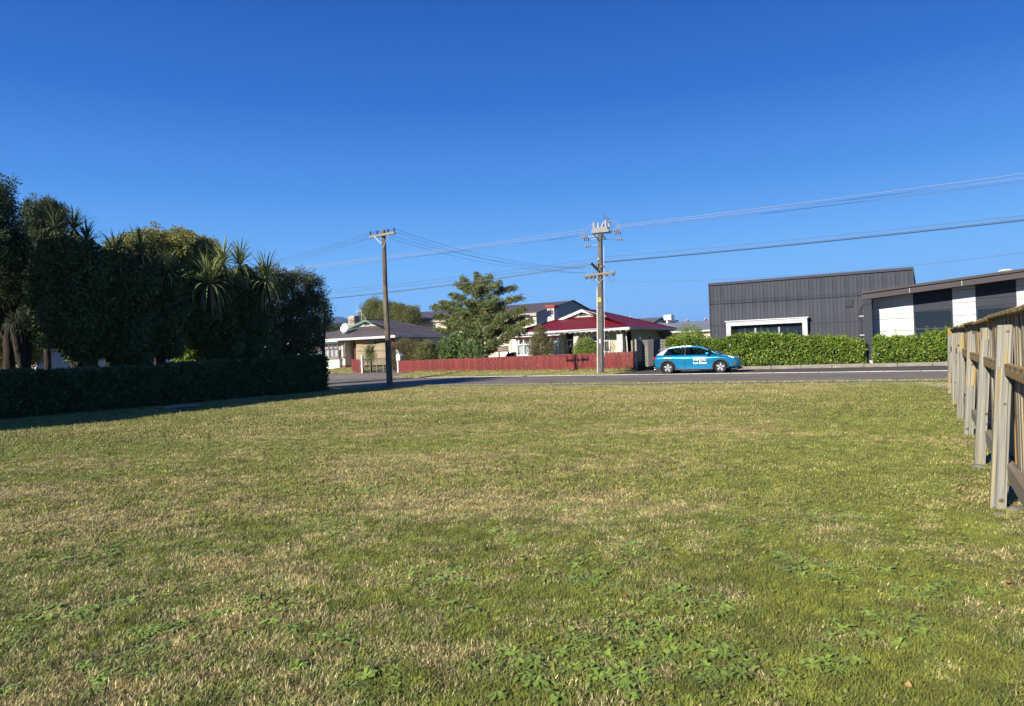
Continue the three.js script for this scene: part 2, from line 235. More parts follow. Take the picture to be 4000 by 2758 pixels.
// flat weeds and clover
function rosette(n, len, wid, r) { const P = [], I = [];
  for (let i = 0; i < n; i++) { const a = i / n * 6.283 + r() * .6, L = len * (.55 + r() * .6), w = wid * (.7 + r() * .6), up = .06 + r() * .26, c = Math.cos(a), s = Math.sin(a), k = P.length / 3; const q = (t, o, h) => P.push(c * L * t - s * o * w / 2, h, s * L * t + c * o * w / 2);
    q(0, -.3, 0); q(0, .3, 0); q(.45, -.8, L * up * .7 + .006); q(.45, .8, L * up * .7 + .006); q(.75, -1, L * up * .9); q(.75, 1, L * up * .9); q(1, 0, L * up * .75);
    I.push(k, k + 2, k + 1, k + 1, k + 2, k + 3, k + 2, k + 4, k + 3, k + 3, k + 4, k + 5, k + 4, k + 6, k + 5); }
  const g = new THREE.BufferGeometry(); g.setAttribute('position', new THREE.Float32BufferAttribute(P, 3)); g.setIndex(I); const o = g.toNonIndexed(); o.computeVertexNormals(); return o; }
{
  const r = RNG(77), ros = [rosette(9, .07, .02, r), rosette(7, .055, .027, r), rosette(12, .08, .011, r)], L = ros.map(() => []);
  const patches = [[2120, 2600], [2330, 2620], [1280, 2500], [1700, 2270], [1820, 2390], [2420, 2170], [2480, 2480], [2050, 2680], [640, 2480], [380, 2370], [950, 2420], [1500, 2740], [300, 2700], [3100, 2600], [3180, 2240], [2900, 2060], [1300, 2060], [800, 2160], [2650, 2560], [420, 2190], [1990, 2120], [2300, 2250], [3450, 2480], [1100, 2640], [2700, 2350], [150, 2450], [3650, 2320], [2550, 2700], [2250, 1990], [1450, 1930], [700, 1990], [3300, 2040], [330, 1870], [840, 1632], [100, 1850], [1050, 1720]];
  for (const [a, b] of patches) { const p = onY(a, b), n = 9 + r() * 13 | 0; for (let i = 0; i < n; i++) { const x = p.x + (r() - .5) * .5, z = p.z + (r() - .5) * .45, k = .8 + r() * .5; if (bare(x, z) > .6) continue; L[r() * 3 | 0].push({ p: [x, lawnY(x, z) + .012, z], r: [(r() - .5) * .2, r() * 6.283, (r() - .5) * .2], s: .4 + r() * .8, c: lin(.22 * k, .32 * k, .035 * k) }); } }
  for (let i = 0; i < 2200; i++) { const d = Math.sqrt(lerp(4, 300, r())), a = YAW * Math.PI / 180 + (r() - .5) * 1.5, x = -Math.sin(a) * d, z = -Math.cos(a) * d, k = .75 + r() * .5; if (x < -22.5 || x > .1 || z < -24.5) continue; L[r() * 3 | 0].push({ p: [x, lawnY(x, z) + .008, z], r: [(r() - .5) * .3, r() * 6.283, (r() - .5) * .3], s: .35 + r() * .6, c: lin(.24 * k, .31 * k, .035 * k) }); }
  const weeds = thing('lawn_weeds', 'flat green rosettes of broad leaved weeds in the lawn', 'weeds'); weeds.userData.kind = 'stuff'; ros.forEach((g, k) => inst('rosettes', g, bladeMat, L[k], weeds));
  const P = [], I = []; for (let i = 0; i < 3; i++) { const a = i * 2.094, c = Math.cos(a), s = Math.sin(a), k = P.length / 3; const q = (t, o, h) => P.push(c * t - s * o, h, s * t + c * o); q(0, 0, 0); q(.006, -.007, .002); q(.012, -.006, .003); q(.0135, 0, .0025); q(.012, .006, .003); q(.006, .007, .002); for (let j = 1; j < 5; j++) I.push(k, k + j + 1, k + j); }
  const cg = new THREE.BufferGeometry(); cg.setAttribute('position', new THREE.Float32BufferAttribute(P, 3)); cg.setIndex(I); const clover = cg.toNonIndexed(); clover.computeVertexNormals();
  const C = []; for (let i = 0; i < 60000; i++) { const x = rr(-6, .2, r), z = rr(-9.5, -1.6, r), m = fbm(x * 1.4 + 20, z * 1.4, 3) + .24 * sstep(-3.0, -.6, x) - .16 - .3 * sstep(-5, -9, z); if (r() > sstep(.42, .75, m) * .5) continue; if (r() < bare(x, z) * .9) continue; const k = .8 + r() * .5; C.push({ p: [x, lawnY(x, z) + .012 + r() * .016, z], r: [(r() - .5) * .8, r() * 6.283, (r() - .5) * .8], s: .5 + r() * .55, c: lin(.27 * k, .33 * k, .05 * k) }); }
  tag(inst('lawn_clover', clover, bladeMat, C), 'small round leaved clover growing through the lawn', 'clover');
}
{ // thin grass on the far verge, the strip by the footpath and at the yard's edge
  const r = RNG(99), L = [[], [], []], gs = [tuft(14, .075, .014, .11, .7, r, .15), tuft(14, .075, .014, .11, .7, r, .5), tuft(14, .07, .014, .11, .8, r, .85)];
  const put = (x, z, s, d) => { const k = .85 + r() * .4; L[Math.min(2, clamp(d + (r() - .5) * .5) * 3 | 0)].push({ p: [x, gy(x, z) + .01, z], r: [(r() - .5) * .3, r() * 6.283, (r() - .5) * .3], s: s * (.6 + r() * .8), c: lin(k, k, k) }); };
  for (let i = 0; i < 9000; i++) { const x = rr(-31.6, -15.2, r), z = rr(-36.4, -41.1, r); if (z > lineZc(x) - .35) continue; put(x, z, 1, .3 + .35 * vn(x * .6, z * .8)); }
  for (let i = 0; i < 1600; i++) put(rr(-32, -15.3, r), -40.75 - r() * .3, 1.7, .35);
  for (let i = 0; i < 3500; i++) { const x = rr(-40, 8, r), z = -26.68 + (r() - .5) * .6; if (r() < .8) put(x, z, .55, .7); }
  for (let i = 0; i < 1500; i++) put(rr(-44, -38.2, r), rr(-41.2, -45.6, r), 1.2, .5);
  const VG = thing('verge_grass', 'rough green and yellow grass along the road verges', 'grass'); VG.userData.kind = 'stuff'; gs.forEach((g, i) => inst('tufts', g, bladeMat, L[i], VG));
}
{ // fallen leaves, stones and chips lying by the fence and on the lawn
  const r = RNG(123), st = mat([.36, .33, .29], { roughness: .9, map: concMap }), lf = [mat([.33, .13, .05], { roughness: .8, side: 2 }), mat([.42, .26, .10], { roughness: .8, side: 2 })];
  const stones = [[3822, 1832, .17, .035, 'flat pale broken stone lying at the foot of the second fence post'], [3520, 1945, .045, .02, 'small round grey pebble lying in the lawn grass'], [3940, 1925, .10, .05, 'grey stone lying under the lower fence rail'], [3965, 2005, .12, .035, 'flat grey stone half sunk in the soil by the fence'], [3905, 2022, .075, .025, 'small flat stone pressed in soil before the tall fence post']];
  for (const [a, b, w, h, l] of stones) { const g = new THREE.IcosahedronGeometry(1, 2), p = g.attributes.position; for (let i = 0; i < p.count; i++) { const k = .8 + .4 * vn(p.getX(i) * 2 + a, p.getZ(i) * 2 + p.getY(i) * 2); p.setXYZ(i, p.getX(i) * w / 2 * k, p.getY(i) * h * k, p.getZ(i) * w * .36 * k); } g.computeVertexNormals(); const o = part('stone', g, st), q = onY(a, b); o.position.set(q.x, lawnY(q.x, q.z) + h * .25, q.z); o.rotation.y = r() * 3; tag(o, l, 'stone'); }
  const leaves = []; const spot = [[3850, 1975], [3755, 2000], [3500, 1990], [3580, 1985], [3640, 2060], [3550, 2720], [2440, 2350], [3905, 2100], [3700, 1850], [3780, 1760], [3740, 1700], [3860, 2230], [3940, 2300], [3330, 2060]];
  const g = new THREE.PlaneGeometry(.05, .03, 4, 2), p = g.attributes.position; for (let i = 0; i < p.count; i++) { const x = p.getX(i) / .025; p.setXYZ(i, p.getX(i), p.getY(i) * Math.sqrt(Math.max(.05, 1 - x * x)), .008 * x * x + .004 * Math.abs(p.getY(i)) / .015); } g.rotateX(-Math.PI / 2); g.computeVertexNormals();
  spot.forEach(([a, b], i) => { const q = onY(a, b), o = part('fallen_leaf', g, lf[i % 2]); o.position.set(q.x, lawnY(q.x, q.z) + .02, q.z); o.rotation.set((r() - .5) * .5, r() * 6, (r() - .5) * .5); o.scale.setScalar(.45 + r() * .4); tag(o, 'small dry brown leaf lying on the lawn grass', 'leaf', 'fallen leaves scattered on the lawn'); });
}
// ------------------------------------------------------------------ building materials
const stuccoBump = tex(256, 256, (u, v, i, j) => fbm(u * 24, v * 24, 4, 24), { srgb: false, rep: [1.4, 1.4] });
const dirt = (c, amt = .06, sc = 3, seed = 0) => tex(256, 256, (u, v, i, j) => { const n = fbm(u * sc + seed, v * sc, 5, sc), k = 1 + (n - .5) * 2 * amt + (h2(i + seed, j) - .5) * .04; return c.map(a => a * k); }, { rep: [.3, .3] });
const stuccoWhite = mat(null, { map: dirt([.74, .735, .71], .05, 4, 1), bumpMap: stuccoBump, bumpScale: .008, roughness: .9 });
const stuccoCream = mat(null, { map: dirt([.70, .69, .61], .05, 4, 2), bumpMap: stuccoBump, bumpScale: .006, roughness: .9 });
const stuccoBeige = mat(null, { map: dirt([.74, .69, .58], .07, 4, 3), bumpMap: stuccoBump, bumpScale: .006, roughness: .9 });
const white = mat(null, { map: dirt([.79, .79, .775], .03, 4, 4), roughness: .55 }), offWhite = mat(null, { map: dirt([.80, .79, .76], .05, 4, 14), roughness: .7 });
const redTrim = mat([.20, .030, .024], { roughness: .6 }), greenTrim = mat([.10, .20, .145], { roughness: .6 }), darkTrim = mat([.02, .02, .022], { roughness: .6 });
const ribs = (n, sharp) => tex(256, 8, u => { const s = .5 + .5 * Math.cos(u * 6.28318 * n); return sharp ? Math.pow(s, sharp) : s; }, { srgb: false });
const ribBump = ribs(1, 0); ribBump.repeat.set(1 / .16, 1); const ribBumpFar = ribs(1, 6); ribBumpFar.repeat.set(1 / .8, 1);
const ribFine = ribs(1, 4); ribFine.repeat.set(1 / .3, 1);
const brownRoof = mat(null, { map: dirt([.37, .335, .325], .16, 6, 5), bumpMap: ribFine, bumpScale: .012, roughness: .75 });
const redRoof = mat(null, { map: dirt([.47, .10, .13], .13, 6, 6), bumpMap: ribBump, bumpScale: .035, roughness: .55 });
const barnRoof = mat(null, { map: dirt([.37, .32, .315], .10, 4, 7), bumpMap: ribFine, bumpScale: .01, roughness: .7 });
const greyRoof = mat(null, { map: dirt([.50, .53, .56], .06, 4, 8), bumpMap: ribBumpFar, bumpScale: .04, roughness: .5, metalness: .0 });
const darkRoof = mat(null, { map: dirt([.38, .38, .38], .14, 5, 9), bumpMap: ribBumpFar, bumpScale: .04, roughness: .8 });
const greyWall = mat(null, { map: dirt([.47, .50, .54], .05, 3, 10), bumpMap: ribBumpFar, bumpScale: .04, roughness: .7 });
const creamWall = mat(null, { map: dirt([.86, .82, .74], .05, 4, 11), roughness: .9 });
const glassDark = mat([.012, .014, .016], { phys: true, roughness: .03, specularIntensity: 1, ior: 1.6 });
const glassClear = mat([.9, .93, .95], { phys: true, roughness: .02, transmission: 1, thickness: 0, ior: 1.5 });
const curtain = mat([.68, .67, .62], { roughness: .95, side: 2 });
const rust = mat(null, { map: tex(128, 128, (u, v) => { const n = fbm(u * 8, v * 8, 4, 8); return n > .5 ? sm([.42, .18, .09], [.6, .34, .22], (n - .5) * 4) : [.78, .74, .68]; }, { rep: [.5, .5] }), roughness: .9 });

function boxPart(name, b, m, parent, label) { return part(name, bx(...b), m, parent, label); }
// a window in a wall that faces the road (z): frame, mullions, glass with a curtain behind, or near-black panes
function frontWindow(parent, x0, x1, y0, y1, z, frameMat, { cols = 2, rows = [], t = .05, cur = true, name = 'window' } = {}) {
  const w = part(name, merge([bx(x0 - t, x0 + t * .4, y0 - t, y1 + t, z - .03, z + .045), bx(x1 - t * .4, x1 + t, y0 - t, y1 + t, z - .03, z + .045), bx(x0 + t * .4, x1 - t * .4, y1 - t * .4, y1 + t, z - .03, z + .045), bx(x0 + t * .4, x1 - t * .4, y0 - t, y0 + t * .4, z - .03, z + .045)]), frameMat, parent);
  for (let i = 1; i < cols; i++) { const x = lerp(x0, x1, i / cols); boxPart('mullion', [x - t / 2, x + t / 2, y0 + t * .4, y1 - t * .4, z - .025, z + .038], frameMat, w); }
  for (const f of rows) { const y = lerp(y0, y1, f); for (let i = 0; i < cols; i++) boxPart('transom', [lerp(x0, x1, i / cols) + t * .5, lerp(x0, x1, (i + 1) / cols) - t * .5, y - t / 2, y + t / 2, z - .025, z + .036], frameMat, w); }
  const ys = [0, ...rows, 1]; for (let i = 0; i < cols; i++) for (let k = 0; k < ys.length - 1; k++) boxPart('pane', [lerp(x0, x1, i / cols) + t * .3, lerp(x0, x1, (i + 1) / cols) - t * .3, lerp(y0, y1, ys[k]) + t * .3, lerp(y0, y1, ys[k + 1]) - t * .3, z - .006, z], cur ? glassClear : glassDark, w);
  if (cur) { for (let i = 0; i < cols; i++) { const a = lerp(x0, x1, i / cols), b = lerp(x0, x1, (i + 1) / cols), top = lerp(y0, y1, rows[0] ?? 1), q = []; const N = 24; for (let k = 0; k < N; k++) { const f = k / N, g2 = (k + 1) / N, zz = s => z - .12 + .03 * Math.sin(s * 22 + i * 2); q.push([[lerp(a, b, f), y0 + .05, zz(f)], [lerp(a, b, g2), y0 + .05, zz(g2)], [lerp(a, b, g2), top, zz(g2)], [lerp(a, b, f), top, zz(f)]]); } part('curtain', quadGeo(q), curtain, w); } }
  return w;
}
// a hip roof with a small gable (gablet) let into its front; eaves rectangle, ridge along z
function gabletRoof(root, x0, x1, z0, z1, ye, yr, zg, m, fascia, trim, innards) { // z0 front (largest), z1 back
  const xm = (x0 + x1) / 2, half = (x1 - x0) / 2, sl = (yr - ye) / half, zb = z1 + half, f = .82; // the front hip meets the gablet at zg
  const yg = ye + (z0 - zg) * ((yr - ye) * f / (z0 - zg)) * 1, ygb = lerp(ye, yr, .64), xw = half * (1 - .64);
  const roof = part('roof', quadGeo([
    [[x0, ye, z0], [x1, ye, z0], [xm + xw, ygb, zg], [xm - xw, ygb, zg]],
    [[x1, ye, z0], [x1, ye, z1], [xm, yr, Math.min(zb, zg - .5)], [xm, yr, zg + .28], [xm + xw + .0, ygb, zg + .0]],
    [[x0, ye, z1], [x0, ye, z0], [xm - xw, ygb, zg], [xm, yr, zg + .28], [xm, yr, Math.min(zb, zg - .5)]],
    [[x1, ye, z1], [x0, ye, z1], [xm, yr, Math.min(zb, zg - .5)]],
    [[xm - xw - .3, ygb - .3 * sl, zg + .28], [xm, yr, zg + .28], [xm, yr, zg], [xm - xw - .3, ygb - .3 * sl, zg]],
    [[xm, yr, zg + .28], [xm + xw + .3, ygb - .3 * sl, zg + .28], [xm + xw + .3, ygb - .3 * sl, zg], [xm, yr, zg]],
  ]), m, root);
  // gablet: barge boards, face and vent
  const bw = .16; for (const s of [-1, 1]) part('barge_board', quadGeo([[[xm, yr + .02, zg + .3], [xm, yr - bw * 1.2, zg + .3], [xm + s * (xw + .32), ygb - .32 * sl - bw * .9, zg + .3], [xm + s * (xw + .32), ygb - .32 * sl + .03, zg + .3]].slice()]), trim, roof);
  part('gable_face', quadGeo([[[xm - xw, ygb, zg + .03], [xm + xw, ygb, zg + .03], [xm, yr - .06, zg + .03]]]), innards, roof);
  boxPart('gable_vent', [xm - .3, xm + .3, ygb + .1, ygb + .33, zg + .035, zg + .075], darkTrim, roof);
  boxPart('vent_frame', [xm - .38, xm - .305, ygb + .05, ygb + .36, zg + .035, zg + .09], innards, roof); boxPart('vent_frame', [xm + .305, xm + .38, ygb + .05, ygb + .36, zg + .035, zg + .09], innards, roof);
  // ridge and hip cappings
  const cap = (a, b) => part('ridge_cap', rod(a, b, .055, 6), m, roof);
  cap([xm, yr + .01, zg + .28], [xm, yr + .01, Math.min(zb, zg - .5)]); cap([x1, ye, z0], [xm + xw, ygb + .01, zg]); cap([x0, ye, z0], [xm - xw, ygb + .01, zg]); cap([x1, ye, z1], [xm, yr, Math.min(zb, zg - .5)]);
  // fascia and gutters, soffit
  part('fascia', merge([bx(x0 - .02, x1 + .02, ye - .19, ye + .0, z0 - .03, z0 + .06)]), fascia, roof); part('gutter', bx(x1 - .03, x1 + .06, ye - .13, ye + .0, z1, z0 - .04), fascia, roof); part('gutter', bx(x0 - .06, x0 + .03, ye - .13, ye + .0, z1, z0 - .04), fascia, roof);
  part('soffit', bx(x0 + .05, x1 - .05, ye - .14, ye - .11, z1 + .05, z0 - .05), offWhite, roof);
  return roof;
}

// ------------------------------------------------------------------ the cream house under the red roof
{
  const Z = -45, xl = onZ(1988, 1304, Z).x, xr = onZ(2458, 1278, Z).x, ye = 2.86, yr = 4.4, zB = -55.5, W = Z - .55, base = .1;
  const H = thing('bungalow', 'cream stucco bungalow with red corrugated hip roof behind the red fence', 'house', [0, 0, 0]);
  gabletRoof(H, xl, xr, Z, zB, ye, yr, -48, redRoof, white, white, stuccoWhite);
  const X = (px, py = 1340, z = W) => onZ(px, py, z).x, Y = (px, py, z = W) => onZ(px, py, z).y;
  const wl = xl + .55, wr = xr - .6, p0 = X(2190), p1 = X(2432);
  boxPart('wall', [wl, p0, base, ye - .15, -54.8, W], stuccoCream, H); // the room beside the porch
  boxPart('wall', [p0, wr, base, ye - .16, -54.7, W - .8], stuccoCream, H); // recessed behind the porch
  boxPart('wall', [p1 + .35, wr - .004, base, ye - .17, W - .79, W - .5], stuccoCream, H);
  boxPart('porch_wall', [X(2262), X(2410), base, Y(2400, 1372), W - .26, W - .06], stuccoWhite, H);
  for (const [a, b] of [[2241, 2262], [2410, 2433]]) { const c = part('porch_column', rb(X(a), X(b), base, ye - .45, W - .33, W + .03, .02), stuccoWhite, H); boxPart('capital', [X(a) - .03, X(b) + .03, ye - .448, ye - .2, W - .36, W + .0], stuccoCream, c); }
  boxPart('porch_beam', [X(2238), X(2265), ye - .2, ye - .142, W - .5, W + .25], darkTrim, H); boxPart('porch_beam', [X(2406), X(2436), ye - .2, ye - .142, W - .5, W + .25], darkTrim, H);
  boxPart('porch_floor', [p0, wr, base - .1, base + .25, W - .8, W + .0], concrete, H);
  // bay window with its hood
  const bx0 = X(2020, 1350, W + .35), bx1 = X(2178, 1350, W + .35), by0 = Y(2040, 1386, W + .35), by1 = Y(2040, 1326, W + .35);
  const bay = boxPart('bay', [bx0 - .12, bx1 + .12, base, by0 - .06, W, W + .33], stuccoWhite, H);
  boxPart('hood', [bx0 - .3, bx1 + .3, by1 + .16, by1 + .23, W, W + .66], white, bay); part('hood_skirt', quadGeo([[[bx0 - .28, by1 + .03, W + .5], [bx1 + .28, by1 + .03, W + .5], [bx1 + .3, by1 + .16, W + .65], [bx0 - .3, by1 + .16, W + .65]]]), redTrim, bay);
  frontWindow(H, bx0, bx1, by0, by1, W + .31, white, { cols: 6, rows: [.66], t: .085 });
  boxPart('sill', [bx0 - .2, bx1 + .2, by0 - .17, by0 - .09, W + .3, W + .47], white, bay);
  // glazed front door with a diamond in its glazing bars
  const D = W - .78, dx0 = X(2214, 1340, D), dx1 = X(2246, 1340, D), dy1 = 2.2;
  const door = boxPart('door', [dx0, dx1, base + .25, dy1, D, D + .05], offWhite, H, 'white glazed front door with diamond glazing bars');
  boxPart('pane', [dx0 + .12, dx1 - .1, base + .5, dy1 - .1, D + .052, D + .06], glassDark, door);
  const dm = (dx0 + dx1) / 2 + .01, ym = 1.3; const br = (a, b, c, e) => rod([a, b, D + .07], [c, e, D + .07], .016, 4);
  part('glazing_bars', merge([br(dm, ym + .42, dm + .28, ym), br(dm + .28, ym, dm, ym - .42), br(dm, ym - .42, dm - .28, ym), br(dm - .28, ym, dm, ym + .42), br(dx0 + .12, ym + .42, dx1 - .1, ym + .42), br(dx0 + .12, ym - .42, dx1 - .1, ym - .42), br(dm, ym + .42, dm, dy1 - .1), br(dm, ym - .42, dm, base + .5), br(dm - .28, ym, dx0 + .12, ym), br(dm + .28, ym, dx1 - .1, ym)]), offWhite, door);
  boxPart('handle', [dx0 + .03, dx0 + .07, 1.2, 1.42, D + .05, D + .09], darkTrim, door);
  boxPart('fanlight', [dx0 + .02, dx1 - .02, dy1 + .06, ye - .22, D, D + .03], glassDark, H);
  const wx0 = X(2314, 1340, D), wx1 = X(2380, 1340, D); frontWindow(H, wx0, wx1, 1.25, 2.35, D, offWhite, { cols: 3, rows: [.68], t: .07, cur: false });
  // side wall: two narrow windows, down pipe, bracket ends under the eaves
  const sw = wr; for (const z of [-48.6, -50.6]) { const w = part('window', merge([bx(sw - .02, sw + .05, 1.0, 1.07, z - .32, z + .32), bx(sw - .02, sw + .05, 2.28, 2.35, z - .32, z + .32), bx(sw - .02, sw + .05, 1.07, 2.28, z - .32, z - .25), bx(sw - .02, sw + .05, 1.07, 2.28, z + .25, z + .32)]), white, H); boxPart('pane', [sw - .01, sw + .02, 1.07, 2.28, z - .25, z + .25], glassDark, w); boxPart('glazing_bar', [sw, sw + .04, 1.6, 1.66, z - .248, z + .248], white, w); }
  part('down_pipe', tube([[xr - .02, ye - .1, Z - 1.0], [xr - .3, ye - .22, Z - .95], [sw + .06, ye - .35, Z - .9], [sw + .06, 1.6, Z - .9], [sw + .06, base, Z - .9]], .04, 6, false, 24), white, H);
  for (let i = 0; i < 22; i++) { const x = lerp(xl + .35, xr - .25, i / 21); boxPart('rafter_end', [x - .035, x + .035, ye - .27, ye - .195, Z - .35, Z - .02], white, H); }
  for (let i = 0; i < 14; i++) { const z = lerp(Z - .5, zB + .5, i / 13); boxPart('rafter_end', [xr - .35, xr - .04, ye - .2, ye - .135, z - .035, z + .035], white, H); }
  part('porch_hood', quadGeo([[[sw, ye - .2, -52.4], [xr + .1, ye - .14, -52.9], [xr + 1.2, 1.75, -54.6], [sw, 1.75, -53.8]], [[sw, ye - .22, -52.42], [sw, 1.74, -53.82], [xr + 1.2, 1.74, -54.62], [xr + .1, ye - .16, -52.92]]]), darkRoof, H);
  // rendered chimney with a red cap
  const cz = -50, ca = onZ(2137, 1220, cz), cb = onZ(2168, 1220, cz), ct = onZ(2150, 1192, cz).y; const ch = boxPart('chimney', [ca.x, ca.x + .62, 2.9, ct - .25, cz - .62, cz], stuccoWhite, H);
  part('chimney_cap', merge([bx(ca.x - .05, ca.x + .67, ct - .25, ct - .13, cz - .67, cz + .05), bx(ca.x - .11, ca.x + .73, ct - .13, ct, cz - .73, cz + .11)]), mat([.30, .06, .05], { roughness: .8 }), ch);
}
// ------------------------------------------------------------------ the white house under the brown roof
{
  const Z = -45.4, xl = -48.6, xr = onZ(1543, 1312, Z).x, ye = 3.2, yr = 4.85, zB = -57, W = Z - .6, base = .55;
  const H = thing('bungalow', 'white stucco bungalow with dark brown roof and green gable trim', 'house', [0, 0, 0]);
  gabletRoof(H, xl, xr, Z, zB, ye, yr, -48.4, brownRoof, white, greenTrim, stuccoWhite);
  const X = (px, py = 1370, z = W) => onZ(px, py, z).x, Y = (px, py, z = W) => onZ(px, py, z).y;
  const wl = xl + .6, wr = xr - .6, p0 = X(1348);
  boxPart('wall', [wl, p0, base - .3, ye - .15, -56.4, W], stuccoWhite, H);
  boxPart('wall', [p0, wr, base - .3, ye - .16, -56.3, W - .95], stuccoBeige, H);
  const c = part('porch_column', rb(X(1333), X(1350), base + .3, ye - .16, W - .3, W + .1, .02), stuccoWhite, H); boxPart('plinth', [X(1333), X(1352), base - .3, base + .298, W - .32, W + .12], mat([.22, .06, .05], { roughness: .8 }), c);
  boxPart('trim_post', [X(1345.5), X(1348.5), base + .9, ye - .16, W + .105, W + .16], redTrim, H); boxPart('trim_rail', [X(1341), X(1357), base + .98, base + 1.06, W + .11, W + .22], redTrim, H);
  boxPart('porch_floor', [p0, wr, base - .3, base + .1, W - .95, W - .1], mat([.30, .09, .07], { roughness: .85 }), H);
  const D = W - .94; boxPart('meter_box', [X(1359, 1370, D), X(1378, 1370, D), Y(1368, 1358, D), Y(1368, 1339, D), D, D + .16], white, H); boxPart('meter_glass', [X(1367, 1370, D + .16), X(1375, 1370, D + .16), Y(1368, 1345, D), Y(1368, 1341, D), D + .162, D + .17], darkTrim, H);
  boxPart('door_jamb', [X(1384, 1370, D), X(1389, 1370, D), base + .1, ye - .3, D, D + .1], redTrim, H);
  { // canvas blind strung across the porch, sagging
    const a = X(1391, 1350, W - .2), b = X(1509, 1350, W - .2), yt = Y(1400, 1341, W - .2), q = [], N = 20, T = s => yt - .28 * 4 * s * (1 - s) * .55; for (let i = 0; i < N; i++) { const f = i / N, g = (i + 1) / N, zz = s => W - .2 + .05 * Math.sin(s * 17); q.push([[lerp(a, b, f), base + .25, zz(f)], [lerp(a, b, g), base + .25, zz(g)], [lerp(a, b, g), T(g), zz(g)], [lerp(a, b, f), T(f), zz(f)]]); }
    part('canvas_blind', quadGeo(q), mat(null, { map: dirt([.60, .54, .44], .07, 4, 15), roughness: .95, side: 2 }), H);
  }
  frontWindow(H, X(1466, 1340, D), X(1504, 1340, D), ye - .95, ye - .42, D, mat([.10, .07, .05], { roughness: .7 }), { cols: 2, rows: [], t: .06, cur: false });
  boxPart('porch_post', [X(1529), X(1537), base - .3, ye - .16, W - .2, W - .06], redTrim, H);
  // bay window
  const b0 = X(1217, 1370, W + .4), b1 = X(1319, 1370, W + .4), y0 = Y(1260, 1397, W + .4), y1 = Y(1260, 1345, W + .4);
  const bay = boxPart('bay', [b0 - .15, b1 + .15, base - .3, y0 - .06, W, W + .38], stuccoWhite, H); boxPart('hood', [b0 - .2, b1 + .3, y1 + .16, y1 + .24, W, W + .7], white, bay);
  part('hood_skirt', quadGeo([[[b0 - .18, y1 + .0, W + .55], [b1 + .28, y1 + .0, W + .55], [b1 + .3, y1 + .16, W + .69], [b0 - .2, y1 + .16, W + .69]]]), greenTrim, bay);
  frontWindow(H, b0, b1, y0, y1, W + .36, mat([.30, .12, .09], { roughness: .7 }), { cols: 6, rows: [.62], t: .06 }); boxPart('sill', [b0 - .2, b1 + .2, y0 - .15, y0 - .08, W + .35, W + .5], greenTrim, bay);
  // side wall facing the driveway
  for (const z of [-48.5, -49.6, -53]) boxPart('trim_post', [wr, wr + .04, base, ye - .16, z - .05, z + .05], z > -50 ? redTrim : offWhite, H);
  boxPart('side_panel', [wr, wr + .03, base, ye - .18, -48.4, W - .95], stuccoWhite, H); boxPart('side_panel', [wr, wr + .03, base, ye - .18, -56, -49.66], stuccoWhite, H);
  { const w = part('window', merge([bx(wr + .03, wr + .09, 2.6, 2.66, -54.9, -53.9), bx(wr + .03, wr + .09, 1.5, 1.56, -54.9, -53.9)]), white, H); boxPart('pane', [wr + .03, wr + .06, 1.56, 2.6, -54.85, -53.95], glassDark, w); }
  { const cz = -50.3, a = onZ(1359, 1250, cz), b = onZ(1380, 1250, cz), t = onZ(1368, 1238, cz).y; const g = bx(a.x, a.x + .8, 3.4, t, cz - .75, cz); const ch = part('chimney', g, mat(null, { map: tex(128, 128, (u, v, i, j) => { const n = fbm(u * 10, v * 10, 4, 10); return sm([.45, .38, .33], [.72, .68, .62], sstep(.3, .7, n)); }, { rep: [.9, .9] }), roughness: .95 }), H); boxPart('chimney_cap', [a.x + .06, a.x + .74, t, t + .1, cz - .69, cz - .06], stuccoBeige, ch); }
}
{ // satellite dish and aerial on the brown roof
  const z = -46.6, p = onZ(1352, 1281, z), q = onZ(1350, 1305, z);
  const dish = thing('satellite_dish', 'round white satellite dish on the brown roof of the white house', 'dish', [q.x, q.y - .02, z]);
  const grey = mat([.62, .63, .64], { roughness: .5 });
  const pr = []; for (let i = 0; i <= 12; i++) { const r = .42 * i / 12; pr.push(new THREE.Vector2(r, .1 * (i / 12) ** 2)); } for (let i = 12; i >= 0; i--) pr.push(new THREE.Vector2(.42 * i / 12, .1 * (i / 12) ** 2 - .015));
  const g = new THREE.LatheGeometry(pr, 28); g.rotateX(1.25); g.rotateZ(-.25); g.translate(0, p.y - q.y, .06); part('reflector', g, mat([.62, .64, .67], { roughness: .5, side: 2 }), dish);
  part('mast', merge([rod([0, 0, 0], [.02, p.y - q.y, 0], .03), rod([-.3, -.02, .1], [.01, .38, 0], .02), rod([-.18, 0, 0], [.2, 0, 0], .02)]), grey, dish); part('feed_arm', merge([rod([0, .45, .05], [.12, .62, .5], .016), rod([.1, .6, .45], [.13, .68, .56], .04)]), grey, dish);
  const ar = onZ(1413, 1251, -48.6), at = onZ(1413.5, 1210, -48.6);
  const ae = thing('television_aerial', 'thin metal television aerial on the brown roof ridge', 'aerial', [ar.x, ar.y - .05, -48.6]), H = at.y - ar.y;
  part('mast', rod([0, 0, 0], [0, H, 0], .018), grey, ae); part('boom', rod([-.02, H - .02, 0], [-.75, H - .1, 0], .014), grey, ae); part('stay', rod([0, H * .75, 0], [.55, 0, -.1], .012), grey, ae);
  for (let i = 0; i < 5; i++) part('element', rod([-.1 - i * .15, H - .42, -.04 + .01 * i], [-.1 - i * .15, H + .15 + (i === 3 ? .8 : 0), .04], .007, 5), grey, ae);
}
